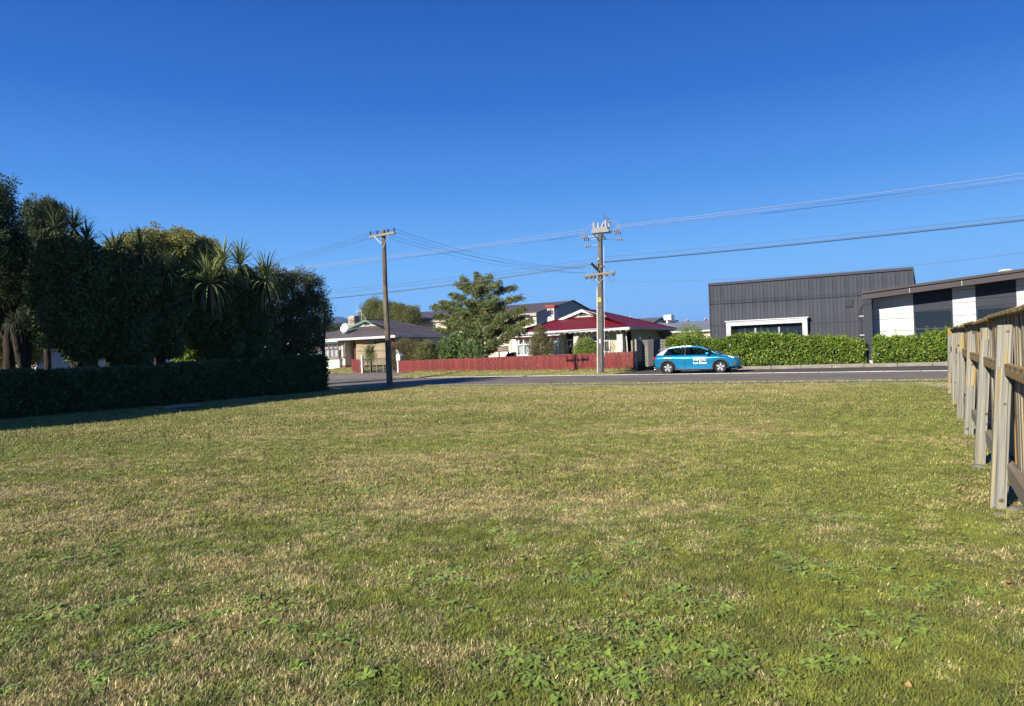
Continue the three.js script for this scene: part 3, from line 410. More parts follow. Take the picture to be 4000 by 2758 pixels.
// ------------------------------------------------------------------ warehouse and roofs behind
{
  const zf = -62, c = onZ(2095, 1221, zf), xr = c.x, ye = c.y, pk = onX(2234, 1174, xr), zr = pk.z, yr = pk.y, zb = 2 * zr - zf, xl = -57;
  const B = thing('warehouse', 'large cream warehouse with brown metal roof behind the houses', 'warehouse', [0, 0, 0]);
  for (let i = 0; i < 8; i++) boxPart('wall_panel', [lerp(xl, xr, i / 8) + .03, lerp(xl, xr, (i + 1) / 8) - .03, 0, ye, zf - .15, zf], creamWall, B);
  boxPart('wall_backing', [xl, xr - .04, 0, ye - .02, zf - .3, zf - .16], mat([.12, .11, .1]), B);
  const dz = [zf, zr, zb]; const n = 22; for (let i = 0; i < n; i++) { const z0 = lerp(zf, zb, i / n), z1 = lerp(zf, zb, (i + 1) / n) + .03, yy = z => z > zr ? lerp(ye, yr, (zf - z) / (zf - zr)) : lerp(yr, ye, (zr - z) / (zr - zb)); part('gable_sheet', quadGeo([[[xr, 0, z0], [xr, 0, z1], [xr, yy(z1) - .05, z1], [xr, yy(z0) - .05, z0]], [[xr - .04, 0, z1], [xr, 0, z1], [xr, yy(z1) - .05, z1], [xr - .04, yy(z1) - .05, z1]]]), greyWall, B); }
  const roof = part('roof', quadGeo([[[xl, ye, zf + .25], [xr + .15, ye, zf + .25], [xr + .15, yr, zr], [xl, yr, zr]], [[xr + .15, ye, zb], [xl, ye, zb], [xl, yr, zr], [xr + .15, yr, zr]], [[xl, ye - .06, zf + .25], [xl, yr - .06, zr], [xr + .15, yr - .06, zr], [xr + .15, ye - .06, zf + .25]]]), barnRoof, B);
  boxPart('gutter', [xl, xr + .12, ye - .32, ye - .02, zf + .01, zf + .27], mat([.40, .33, .29], { roughness: .7 }), roof);
  part('barge_flashing', merge([rod([xr + .17, ye, zf + .2], [xr + .17, yr + .02, zr], .06, 4), rod([xr + .17, ye, zb], [xr + .17, yr + .02, zr], .06, 4)]), mat([.10, .11, .13]), roof);
  const l = onZ(2058, 1234, zf); part('wall_lamp', merge([bx(l.x - .1, l.x + .5, l.y - .05, l.y + .1, zf, zf + .35), bx(l.x + .2, l.x + .6, l.y - .4, l.y - .05, zf, zf + .2)]), darkTrim, B);
}
{
  const e0 = onZ(2480, 1302, -72), e1 = onZ(2920, 1280, -72), ye = 3.02, yr = 4.15, x0 = e0.x - 2, x1 = e1.x + 6, z = -72, zr = -77.5;
  const B = thing('long_shed', 'long low shed with pale grey roof and yellow walls behind the hedge', 'shed', [0, 0, 0]);
  boxPart('wall', [x0, x1, 0, ye - .12, z - 9, z - .5], mat([.72, .63, .40], { roughness: .9 }), B);
  const roof = part('roof', quadGeo([[[x0, ye, z], [x1, ye, z], [x1, yr, zr], [x0, yr, zr]], [[x1, ye, z - 11], [x0, ye, z - 11], [x0, yr, zr], [x1, yr, zr]]]), greyRoof, B); boxPart('fascia', [x0, x1, ye - .16, ye - .01, z - .02, z + .05], white, roof);
  part('ridge_cap', quadGeo([[[x0 + 9, yr - .12, zr + .75], [x1, yr - .12, zr + .75], [x1, yr + .06, zr], [x0 + 9, yr + .06, zr]]]), rust, roof);
  for (const px of [2686, 2756]) { const p = onZ(px, 1250, zr); part('ridge_peak', new THREE.ConeGeometry(.22, .5, 4).translate(p.x, yr + .15, zr), rust, roof); }
  for (let i = 0; i < 9; i++) { const x = x0 + 3 + i * 2.5; boxPart('window_frame', [x, x + .22, .5, ye - .17, z - .5, z - .46], white, B); }
  // ventilator cowl on the ridge
  const a = onZ(2606, 1232, zr), b = onZ(2634, 1232, zr), yt = onZ(2620, 1230, zr).y, yb = yr - .1, w = b.x - a.x;
  const v = thing('roof_ventilator', 'curved metal ventilator cowl standing on the grey shed roof', 'ventilator', [a.x, yb, zr]); const zinc = mat([.60, .61, .62], { roughness: .45, metalness: .3 });
  const s = new THREE.Shape(); s.moveTo(0, .35); s.lineTo(0, yt - yb - .45); s.quadraticCurveTo(.15, yt - yb, -.7, yt - yb); s.quadraticCurveTo(-1.2, yt - yb - .1, -1.2, .9); s.lineTo(-1.2, .35); const g = new THREE.ExtrudeGeometry(s, { depth: w, bevelEnabled: false }); g.rotateY(Math.PI / 2); g.scale(1, 1, 1); part('cowl', g, zinc, v);
  boxPart('opening', [.15, w * .48, .6, yt - yb - .5, .01, .03], darkTrim, v); boxPart('opening', [w * .53, w - .15, .6, yt - yb - .5, .01, .03], darkTrim, v); boxPart('base', [-.1, w + .1, -.1, .36, -1.3, .1], zinc, v);
}
{
  const xr = onZ(2585, 1239, -96).x, pk = onZ(2585, 1239, -96), yr = pk.y, ye = onZ(2562, 1268, -91).y;
  const B = thing('gabled_hall', 'grey ridged roof building with white gable end behind the red roof', 'building', [0, 0, 0]);
  const xl = xr - 12; part('gable_wall', quadGeo([[[xr - .3, 0, -91.2], [xr - .3, 0, -100.8], [xr - .3, ye, -100.8], [xr - .3, yr - .1, -96], [xr - .3, ye, -91.2]]]), white, B); boxPart('wall', [xl, xr - .31, 0, ye, -100.8, -91.2], offWhite, B);
  part('roof', quadGeo([[[xl, ye, -91], [xr, ye, -91], [xr, yr, -96], [xl, yr, -96]], [[xr, ye, -101], [xl, ye, -101], [xl, yr, -96], [xr, yr, -96]], [[xr, ye - .3, -91], [xr, yr - .3, -96], [xr, yr, -96], [xr, ye, -91]], [[xr, yr - .3, -96], [xr, ye - .3, -101], [xr, ye, -101], [xr, yr, -96]]]), darkRoof, B);
  const q = onZ(2460, 1238, -104), C = thing('gabled_hall', 'second grey ridged roof with white barge, higher and behind the first', 'building', [0, 0, 0]); const x1 = q.x, x0 = x1 - 10, y1 = q.y;
  boxPart('wall', [x0, x1 - .3, 0, y1 - 2.6, -111, -100], offWhite, C); part('roof', quadGeo([[[x0, y1 - 2.6, -99], [x1, y1 - 2.6, -99], [x1, y1, -104.5], [x0, y1, -104.5]], [[x1, y1 - 2.6, -110], [x0, y1 - 2.6, -110], [x0, y1, -104.5], [x1, y1, -104.5]]]), darkRoof, C); part('barge_board', rod([x1, y1 - 2.5, -99], [x1, y1 + .03, -104.5], .2, 4), white, C);
}
{ // weatherboard house glimpsed past the hedge end
  const z = -52, a = onZ(1164, 1370, z), b = onZ(1197, 1370, z);
  const B = thing('weatherboard_house', 'white weatherboard house glimpsed between tree and white bungalow', 'house', [0, 0, 0]); const x0 = a.x - 7, x1 = b.x, n = 18, y1 = 3.5, y0 = .4;
  boxPart('wall', [x0, x1 - .03, y0 - .3, y1, z - 6, z - .04], offWhite, B); for (let i = 0; i < n; i++) { const y = lerp(y0, y1, i / n), h = (y1 - y0) / n; part('weatherboard', quadGeo([[[x0, y, z + .02], [x1, y, z + .02], [x1, y + h, z - .02], [x0, y + h, z - .02]], [[x0, y, z - .03], [x1, y, z - .03], [x1, y, z + .02], [x0, y, z + .02]]]), white, B); }
  part('roof', quadGeo([[[x0 - .4, y1, z + .4], [x1 + .4, y1, z + .4], [x1 - 2.5, y1 + 1.5, z - 3], [x0 + 2.5, y1 + 1.5, z - 3]], [[x1 + .4, y1, z + .4], [x1 + .4, y1, z - 6.4], [x1 - 2.5, y1 + 1.5, z - 3]]]), brownRoof, B); frontWindow(B, x1 - 2.9, x1 - 1.4, 1.5, 2.7, z + .03, white, { cols: 2, cur: false });
}
// ------------------------------------------------------------------ charcoal clad building
const charcoal = mat(null, { phys: true, specularIntensity: .25, map: dirt([.29, .298, .33], .07, 4, 21), roughness: .7 }), charcoal2 = mat(null, { phys: true, specularIntensity: .25, map: dirt([.272, .28, .312], .08, 4, 22), roughness: .7 }), charDark = mat([.022, .024, .03], { roughness: .5 });
const panelGrey = mat(null, { phys: true, specularIntensity: .25, map: dirt([.24, .25, .285], .04, 3, 23), roughness: .7 });
{
  const Z = -43, x0 = onZ(2771, 1117, Z).x, x1 = onZ(3563, 1057, Z).x, top = 5.0, base = .1;
  const B = thing('clad_building', 'tall charcoal building clad in ribbed vertical metal panels behind the hedge', 'building', [0, 0, 0]);
  boxPart('wall', [x0, x1, 0, top - .02, -60, Z - .06], charDark, B);
  const wa = onZ(2843, 1258, Z), wb = onZ(3157, 1241, Z), wt = wa.y, wy0 = .9, pw = .205, n = Math.round((x1 - x0) / pw), w = (x1 - x0) / n;
  const ribShape = (h) => { const s = new THREE.Shape(); s.moveTo(0, -.05); s.lineTo(0, .0); s.lineTo(.012, .034); s.lineTo(.034, .034); s.lineTo(.046, 0); s.lineTo(.085, 0); s.lineTo(.089, .006); s.lineTo(.096, .006); s.lineTo(.1, 0); s.lineTo(.146, 0); s.lineTo(.15, .006); s.lineTo(.157, .006); s.lineTo(.161, 0); s.lineTo(w - .002, 0); s.lineTo(w - .002, -.05); s.closePath(); const g = new THREE.ExtrudeGeometry(s, { depth: h, bevelEnabled: false }); g.rotateX(-Math.PI / 2); return g; };
  const cache = {}; const panel = (i, y0, y1) => { const k = y0.toFixed(3) + y1.toFixed(3); const g = cache[k] ||= (() => { const q = ribShape(y1 - y0); q.scale(1, 1, -1); const ix = q.index; const p = q.attributes.position; for (let t = 0; t < p.count; t += 3) { for (const at of [q.attributes.position, q.attributes.normal, q.attributes.uv]) { const s = at.itemSize; for (let c = 0; c < s; c++) { const tmp = at.array[(t + 1) * s + c]; at.array[(t + 1) * s + c] = at.array[(t + 2) * s + c]; at.array[(t + 2) * s + c] = tmp; } } } q.computeVertexNormals(); return q; })(); const o = part('cladding_panel', g, i % 3 ? charcoal : charcoal2, B); o.position.set(x0 + i * w, y0, Z); };
  for (let i = 0; i < n; i++) { const a = x0 + i * w, b = a + w; if (b > wa.x && a < wb.x) { panel(i, wt + .05, top); panel(i, base, wy0 - .1); } else panel(i, base, top); }
  boxPart('parapet_capping', [x0 - .06, x1 + .06, top, top + .14, -60.05, Z + .1], charcoal2, B); boxPart('corner_flashing', [x0 - .05, x0 + .0, 0, top, Z - .2, Z + .06], charcoal2, B); boxPart('corner_flashing', [x1, x1 + .06, 0, top, Z - .2, Z + .07], charcoal2, B);
  // big white framed window box
  const f = .26, d = .45, W = part('window', merge([bx(wa.x, wb.x, wt - f, wt, Z - .05, Z + d), bx(wa.x, wa.x + f, wy0, wt - f, Z - .05, Z + d), bx(wb.x - f, wb.x, wy0, wt - f, Z - .05, Z + d), bx(wa.x + f, wb.x - f, wy0, wy0 + f * .6, Z - .05, Z + d)]), mat([.48, .48, .49], { roughness: .5 }), B);
  boxPart('sun_lip', [wa.x - .08, wb.x + .08, wt, wt + .045, Z - .05, Z + d + .06], white, W);
  const gx0 = wa.x + f, gx1 = wb.x - f, fr = charDark; part('frame', merge([bx(gx0, gx1, wt - f - .16, wt - f, Z - .04, Z + .04), bx(gx0, gx0 + .08, wy0 + .16, wt - f - .16, Z - .04, Z + .04), bx(gx1 - .08, gx1, wy0 + .16, wt - f - .16, Z - .04, Z + .04)]), fr, W);
  for (let i = 0; i < 3; i++) { const a = lerp(gx0, gx1, i / 3), b = lerp(gx0, gx1, (i + 1) / 3); boxPart('pane', [a + .04, b - .04, wy0 + .16, wt - f - .16, Z - .02, Z - .01], glassDark, W); if (i) boxPart('mullion', [a - .05, a + .05, wy0 + .16, wt - f - .16, Z - .04, Z + .05], mat([.3, .32, .35], { roughness: .5 }), W); }
  const m0 = onZ(3302, 1170, Z), m1 = onZ(3333, 1198, Z), mb = boxPart('service_hatch', [m0.x, m1.x, m1.y, m0.y, Z + .03, Z + .09], panelGrey, B); boxPart('hatch_slot', [lerp(m0.x, m1.x, .5), lerp(m0.x, m1.x, .82), lerp(m1.y, m0.y, .38), lerp(m1.y, m0.y, .6), Z + .092, Z + .11], darkTrim, mb);
}
{ // the lower wing with white panels, dark window bays and a sloping brown eave
  const F = -41.3, Wz = -42.5, B = thing('panelled_building', 'low modern building of white panels and dark window bays under sloping brown eaves', 'building', [0, 0, 0]);
  const bays = [[3402, 3568.5, 0], [3568.5, 3722, 1], [3722, 3813, 0], [3813, 3973, 1], [3973, 4110, 0], [4110, 4260, 1], [4260, 4400, 0]];
  const yT = x => onZ(3380, 1145, F).y + .082 * (x - onZ(3380, 1145, F).x), X = px => onZ(px, 1220, Wz).x, joints = [-.05, .62, 1.2, 1.81, 2.45, 3.1, 3.75, 4.5, 5.3];
  const panelWhite = mat(null, { map: dirt([.77, .765, .76], .02, 3, 24), roughness: .7 });
  for (const [a, b, dark] of bays) { const x0 = X(a), x1 = X(b), tA = Math.min(yT(x0), yT(x1)) - .2;
    if (!dark) { for (let i = 0; i < joints.length - 1; i++) { const y0 = joints[i], y1 = Math.min(joints[i + 1], tA + .3); if (y0 > tA) break; boxPart('wall_panel', [x0 + .004, x1 - .004, y0 + .01, y1 - .01, Wz - .12, Wz], panelWhite, B); } boxPart('panel_backing', [x0, x1, -.1, tA, Wz - .2, Wz - .125], charDark, B); }
    else { const g1 = 2.72, gm = 1.85, g0 = .4;
      for (let y = g1 + .07; y < tA + .2; y += .47) boxPart('wall_panel', [x0 + .003, x1 - .003, y + .006, Math.min(y + .464, tA + .3), Wz - .12, Wz - .03], y < 3.4 ? panelGrey : panelGrey, B);
      const w = part('window', merge([bx(x0, x0 + .06, g0, g1 + .06, Wz - .08, Wz + .0), bx(x1 - .06, x1, g0, g1 + .06, Wz - .08, Wz + .0), bx(x0 + .06, x1 - .06, g1, g1 + .06, Wz - .08, Wz + .0), bx(x0 + .06, x1 - .06, gm - .04, gm + .04, Wz - .08, Wz + .01), bx(x0 + .06, x1 - .06, g0, g0 + .06, Wz - .08, Wz)]), panelGrey, B);
      boxPart('pane', [x0 + .06, x1 - .06, gm + .04, g1, Wz - .05, Wz - .04], glassDark, w); boxPart('pane', [x0 + .06, x1 - .06, g0 + .06, gm - .04, Wz - .05, Wz - .04], glassDark, w); boxPart('backing', [x0, x1, -.1, tA, Wz - .25, Wz - .13], charDark, w); }
  }
  const xa = onZ(3366, 1150, F).x, xb = X(4400); // sloping fascia and roof edge
  const sl = (y0, y1, z0, z1) => quadGeo([[[xa, yT(xa) + y0, z1], [xb, yT(xb) + y0, z1], [xb, yT(xb) + y1, z1], [xa, yT(xa) + y1, z1]], [[xa, yT(xa) + y0, z0], [xb, yT(xb) + y0, z0], [xb, yT(xb) + y0, z1], [xa, yT(xa) + y0, z1]], [[xa, yT(xa) + y1, z1], [xb, yT(xb) + y1, z1], [xb, yT(xb) + y1, z0], [xa, yT(xa) + y1, z0]], [[xa, yT(xa) + y0, z0], [xa, yT(xa) + y0, z1], [xa, yT(xa) + y1, z1], [xa, yT(xa) + y1, z0]], [[xb, yT(xb) + y0, z1], [xb, yT(xb) + y0, z0], [xb, yT(xb) + y1, z0], [xb, yT(xb) + y1, z1]]]);
  const fas = mat(null, { phys: true, specularIntensity: .25, map: dirt([.315, .295, .298], .05, 3, 25), roughness: .7 }), roof = part('roof', sl(-.02, .1, -58, F + .12), fas, B); part('fascia', sl(-.32, -.03, F - .06, F + .02), fas, roof); part('soffit', sl(-.3, -.26, Wz + .02, F - .065), fas, roof);
  for (const px of [3552, 3757]) { const x = onZ(px, 1110, F).x; boxPart('fascia_joint', [x - .012, x + .012, yT(x) - .3, yT(x) - .05, F + .022, F + .034], mat([.5, .46, .45]), roof); }
  const f0 = onZ(3373, 1200, F).x, f1 = onZ(3405, 1200, F).x; boxPart('fin_wall', [f0, f1, .32, yT(f0) - .33, Wz - .2, F + .08], panelGrey, B); boxPart('fin_footing', [f0 + .03, f1 - .02, -.05, .315, Wz, F + .07], concrete, B); boxPart('fin_joint', [f0 - .004, f1 + .004, 1.95, 1.97, Wz, F + .083], charDark, B);
  part('down_pipe', tube([[xa + .05, yT(xa) - .2, F - .1], [xa + .1, yT(xa) - .5, F - .25], [f0 - .16, yT(xa) - .8, F - .35], [f0 - .16, 2, F - .35], [f0 - .16, .1, F - .35]], .05, 8, false, 30), panelGrey, B); for (const y of [1.65, 2.65]) boxPart('pipe_bracket', [f0 - .24, f0 - .0, y - .02, y + .02, F - .42, F - .28], white, B);
  const rv = onZ(3928, 1056, F - 4), v = thing('roof_vent', 'small pale grey ventilator on the sloping roof', 'vent', [rv.x, yT(rv.x) + .1, F - 4]); part('vent_cap', new THREE.CylinderGeometry(.3, .36, .1, 8).translate(0, .3, 0), mat([.6, .6, .6]), v); part('vent_neck', new THREE.CylinderGeometry(.22, .22, .28, 8).translate(0, .12, 0), mat([.4, .4, .4]), v);
  // garden kerb in front of the hedges
  const K = thing('garden_kerb', 'low rough concrete kerb along the foot of the clipped hedges', 'kerb', [0, 0, 0]); const kr = RNG(4); for (let x = -13.2; x < 20; x += 1.5) part('kerb_block', rb(x + .006, x + 1.494, -.05, .17 + kr() * .03, -40.46, -40.24 + kr() * .02, .025), pathMat, K);
  sheet(-13.4, 21, -40.44, -42.6, 20, 3, () => .12, mat([.085, .06, .042], { roughness: 1, bumpMap: grain, bumpScale: .003 }), 'garden_bed');
}
// ------------------------------------------------------------------ timber: weathered posts, rails and palings
const orange = [.62, .45, .12], greyW = [.66, .64, .59], brownW = [.42, .34, .25];
function woodMap(seed, { base = [.68, .655, .60], dark = [.47, .43, .38], lichen = 0, knots = 3, streak = 0 } = {}) { // grain runs up the board; stains, knots and lichen as on the real boards
  const r = RNG(seed), K = []; for (let i = 0; i < knots; i++) K.push([r() * .8 + .1, r(), .1 + r() * .1]);
  return tex(256, 512, (u, v, i, j) => { let w = 0; for (const [a, b, c] of K) { const dx = (u - a) * 1, dy = (v - b) * 12; const d = Math.sqrt(dx * dx * 20 + dy * dy); w += Math.exp(-d * 2) * .3; }
    const g = fbm(u * 15 + w * 9 + seed, v * 2.2, 4), l = Math.sin((u * 16 + w * 14 + fbm(u * 3, v * 1.5 + seed, 3) * 7) * 6.283) * .5 + .5, big = fbm(u * 3 + seed * 3, v * 2.5 + seed, 4);
    let c = sm(dark, base, clamp(.25 + g * .75 + l * .1 - .06 + (big - .5) * .6)); for (const [a, b, s] of K) { const d = Math.hypot((u - a) * 1.0, (v - b) * 16); if (d < s * 1.4) c = sm(c, [.32, .22, .14], sstep(s * 1.4, s * .3, d) * .85); }
    const st = sstep(.62, .75, fbm(u * 9 + seed * 7, v * .9 + 3, 3)); c = sm(c, [.23, .19, .17], st * .55 * (.4 + streak)); const li = sstep(.56, .68, fbm(u * 5 + seed, v * 3.5 + 31, 4) + lichen * .25 - .12); c = sm(c, sm(orange, [.72, .62, .32], g), li * clamp(lichen * 1.4)); const k = .94 + h2(i, j) * .12; return c.map(a => a * k); }, { rep: [9, .62] });
}
const woodBump = tex(128, 256, (u, v) => fbm(u * 22, v * 2, 3, 0) * .8 + .2 * fbm(u * 50, v * 6, 2), { srgb: false, rep: [9, .62] });
const postMats = [0, 1, 2, 3, 4, 5].map(i => mat(null, { map: woodMap(40 + i, { base: [.645, .645, .605], dark: [.36, .34, .31], lichen: .42, knots: 3, streak: .9 }), bumpMap: woodBump, bumpScale: .002, roughness: .9 }));
const palMats = [0, 1, 2, 3].map(i => mat(null, { map: woodMap(60 + i, { base: [[.70, .65, .55], [.70, .68, .62], [.64, .51, .30], [.60, .55, .48]][i], dark: [.44, .38, .30], lichen: [.3, .1, .7, .2][i], knots: 2, streak: .4 }), bumpMap: woodBump, bumpScale: .002, roughness: .9 }));
const lichenMap = tex(256, 256, (u, v, i, j) => { const n = fbm(u * 9, v * 9, 5, 9), m = fbm(u * 20 + 5, v * 20, 3, 20); let c = sm([.46, .37, .22], [.66, .48, .12], sstep(.4, .6, n)); c = sm(c, [.80, .77, .62], sstep(.6, .68, m)); const k = .85 + h2(i, j) * .3; return c.map(a => a * k); }, { rep: [3, 3] });
const lichenWood = mat(null, { map: lichenMap, bumpMap: tex(128, 128, (u, v) => fbm(u * 16, v * 16, 4, 16), { srgb: false, rep: [6, 6] }), bumpScale: .006, roughness: 1 });
{
  const F = thing('paling_fence', 'weathered grey timber paling fence with square posts and orange lichen along the lawn edge', 'fence', [0, 0, 0]);
  const r = RNG(8), px = [[3862, 1999, 3897, 1270], [3803, 1822, 3831, 1281], [3763.5, 1706, 3781, 1297], [3737, 1640, 3739, 1300], [3715.5, 1585, 3719, 1302], [3701.5, 1540, 3702, 1306]];
  const zs = []; px.forEach(([a, b, c, e], i) => { const p = onY(a, b, .0), z = p.z, x0 = p.x, w = [.108, .1, .112, .098, .106, .1][i], t = .1, top = onZ(c, e, z), lean = top.x - x0; zs.push(z);
    const g = rb(0, w, -.12, top.y, -t, 0, .007), q = g.attributes.position; const uo = r() * 3; for (let k = 0; k < q.count; k++) q.setX(k, q.getX(k) + lean * clamp(q.getY(k) / top.y)); const u = g.attributes.uv; for (let k = 0; k < u.count; k++) u.setXY(k, u.getX(k) , u.getY(k) + uo); g.computeVertexNormals();
    const o = part('post', g, postMats[i % 6], F); o.position.set(x0, 0, z); });
  const xR = .53, z0 = -1.2, z1 = zs[5] - .15; // rails in lengths, palings, lichen crusted capping
  const ends = [z0, -4.4, zs[0] - .05, ...zs.slice(1).map(z => z - .05)];
  for (let i = 0; i < ends.length - 1; i++) { const m = lichenWood; const a = part('rail', rb(xR, xR + .05, 1.06 + r() * .02, 1.165 + r() * .02, ends[i + 1] + .006, ends[i] - .006, .008), m, F); const b = part('rail', rb(xR - .005, xR + .055, .25, .385, ends[i + 1] + .006, ends[i] - .006, .01), palMats[3], F); }
  const pg = [.094, .1, .104].map(w => [0, 1].map(k => { const g = rb(0, .02, 0, 1.47, -w, 0, .004); const u = g.attributes.uv; for (let i = 0; i < u.count; i++) u.setXY(i, u.getX(i) * 1 + k * .37, u.getY(i) + k * .9); return g; }));
  let z = z0, i = 0; while (z > z1) { const k = r() * 3 | 0, g = pg[k][r() * 2 | 0], o = part('paling', g, palMats[r() < .36 ? 0 : r() < .5 ? 1 : r() < .45 ? 2 : 3], F); o.position.set(xR + .062 + r() * .012, .1 + r() * .03, z); o.rotation.z = (r() - .5) * .012; o.rotation.x = (r() - .5) * .012; z -= [.094, .1, .104][k] + .003 + r() * .004; i++; }
  let cz = z0; const capY = 1.545; while (cz > z1 + .4) { const L = Math.min(2.45, cz - z1), N = 22, g = rb(xR + .015, xR + .14, 0, .04, -L, 0, .01); const o = part('capping', g.toNonIndexed ? g : g, lichenWood, F); o.position.set(0, capY + (r() - .5) * .03, cz); o.rotation.x = (r() - .5) * .012; cz -= L + .004; }
  part('end_board', rb(xR - .03, xR + .1, .1, 1.6, z1 - .05, z1 - .01, .01), palMats[2], F);
}
// ------------------------------------------------------------------ the red fence, mail box and gate across the road
const redMaps = [0, 1, 2, 3].map(s => tex(64, 256, (u, v, i, j) => { const n = fbm(u * 6 + s * 9, v * 9, 4), g = fbm(u * 30 + s, v * 3, 3); let c = sm([.40, .128, .122], [.51, .20, .19], n * .6 + g * .4); if (fbm(u * 9 + s * 5, v * 16 + 7, 3) > .73) c = [.62, .5, .46]; if (v < .1 && n > .5) c = sm(c, [.45, .33, .25], .5); return c.map(a => a * ([1, .93, 1.06, .88][s])); }, { rep: [6, 1] }));
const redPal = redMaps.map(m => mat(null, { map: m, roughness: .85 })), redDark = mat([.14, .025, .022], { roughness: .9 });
function redFence(F, xa, xb, z, topY, r, baseY) {
  let x = xa; const gs = {}; while (x < xb - .05) { const w = Math.min(rr(.135, .165, r), xb - x), y0 = baseY(x) + .03, y1 = topY(x) + (r() - .5) * .012, o = part('paling', rb(0, w - .007, 0, y1 - y0, 0, .019, .004), redPal[r() * 4 | 0], F); o.position.set(x, y0, z + (r() < .25 ? .012 : 0) + r() * .004); o.rotation.z = (r() - .5) * .008; x += w; }
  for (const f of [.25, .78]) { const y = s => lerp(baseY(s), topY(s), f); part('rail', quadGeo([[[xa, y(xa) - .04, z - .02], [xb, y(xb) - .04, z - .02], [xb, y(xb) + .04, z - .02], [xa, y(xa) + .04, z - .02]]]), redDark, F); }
}
{
  const Z = -41, r = RNG(66), a = onZ(1553, 1410, Z), b = onZ(2481, 1373, Z);
  const F = thing('picket_fence', 'long low fence of flaking red painted palings along the far verge', 'fence', [0, 0, 0]);
  redFence(F, a.x + .1, b.x, Z, x => lerp(a.y, b.y, (x - a.x) / (b.x - a.x)) + .03 * (vn(x * .5, 2) - .5), r, x => gy(x, Z));
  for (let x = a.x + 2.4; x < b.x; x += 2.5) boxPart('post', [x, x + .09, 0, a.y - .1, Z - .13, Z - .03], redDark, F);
  boxPart('end_post', [a.x - .03, a.x + .09, -.1, a.y + .04, Z - .06, Z + .05], white, F); boxPart('end_post', [b.x + .005, b.x + .1, -.1, b.y + .02, Z - .08, Z + .03], palMats[1], F);
  const m = onZ(1556, 1408, Z), top = onZ(1556, 1386, Z).y, mw = .36, B = thing('letter_box', 'white letter box with pitched roof on the end of the red fence', 'letter box', [m.x - .08, m.y, Z]);
  const s = new THREE.Shape(); s.moveTo(0, 0); s.lineTo(mw, 0); s.lineTo(mw, top - m.y); s.lineTo(mw / 2, top - m.y + .14); s.lineTo(0, top - m.y); s.closePath(); const g = new THREE.ExtrudeGeometry(s, { depth: .3, bevelEnabled: false }); g.translate(0, 0, -.15); part('body', g, white, B);
  part('roof', merge([quadGeo([[[-.05, top - m.y - .05, .2], [mw / 2, top - m.y + .17, .2], [mw / 2, top - m.y + .17, -.2], [-.05, top - m.y - .05, -.2]], [[mw / 2, top - m.y + .17, .2], [mw + .05, top - m.y - .05, .2], [mw + .05, top - m.y - .05, -.2], [mw / 2, top - m.y + .17, -.2]]])]), mat([.75, .75, .75], { side: 2, roughness: .5 }), B);
  part('scroll_bracket', merge([rod([.03, top - m.y + .05, .1], [.03, top - m.y + .38, .1], .02), rod([.03, top - m.y + .38, .1], [.25, top - m.y + .14, .1], .02)]), white, B);
  const num = part('number_plate', bx(mw * .36, mw * .66, (top - m.y) * .45, (top - m.y) * .72, .151, .158), mat([.55, .55, .55]), B);
  // short red panel, white gate post and the dark mesh gate by the driveway
  const c = onZ(1374, 1403, Z), d = onZ(1409, 1405, Z), G = thing('picket_fence', 'short panel of red palings beside the white gate post', 'fence', [0, 0, 0]); redFence(G, c.x, d.x, Z, x => lerp(c.y, d.y, (x - c.x) / (d.x - c.x)), r, x => gy(x, Z) - (x < c.x + .3 ? -.1 : .04)); 
  const wp0 = onZ(1410, 1388, Z), wp1 = onZ(1415, 1388, Z); const P = thing('gate_post', 'white square gate post between red palings and mesh gate', 'post', [wp0.x, gy(wp0.x, Z) - .05, Z]); part('shaft', rb(0, wp1.x - wp0.x, 0, wp0.y - gy(wp0.x, Z) + .05, -.12, .03, .01), white, P);
  const g0 = onZ(1419, 1405, Z - .1).x, g1 = onZ(1519, 1400, Z - .1).x, gt = onZ(1460, 1402, Z - .1).y, gb = gy(g0, Z) + .06, GT = thing('mesh_gate', 'dark chain mesh driveway gate on a thin metal frame', 'gate', [0, 0, 0]), dk = mat([.03, .03, .032], { roughness: .6, metalness: .3 }), st = mat([.35, .36, .37], { roughness: .5, metalness: .4 });
  part('frame', merge([rod([g0, gb, Z - .1], [g1, gb, Z - .1], .02), rod([g0, gt, Z - .1], [g1, gt, Z - .1], .02), rod([g0, gb, Z - .1], [g0, gt, Z - .1], .02), rod([g1, gb, Z - .1], [g1, gt, Z - .1], .02)]), dk, GT);
  for (const f of [.27, .52, .78]) part('upright', rod([lerp(g0, g1, f), gb, Z - .09], [lerp(g0, g1, f), gt, Z - .09], .018), st, GT);
  const L = []; for (let x = g0 - (gt - gb); x < g1; x += .06) { const x2 = x + gt - gb, c0 = Math.max(x, g0), c1 = Math.min(x2, g1); L.push(rod([c0, gb + (c0 - x), Z - .1], [c1, gb + (c1 - x), Z - .1], .0045, 3)); L.push(rod([c0, gt - (c0 - x), Z - .1], [c1, gt - (c1 - x), Z - .1], .0045, 3)); } const mesh = part('chain_mesh', merge(L), dk, GT); mesh.userData.kind = 'stuff';
}
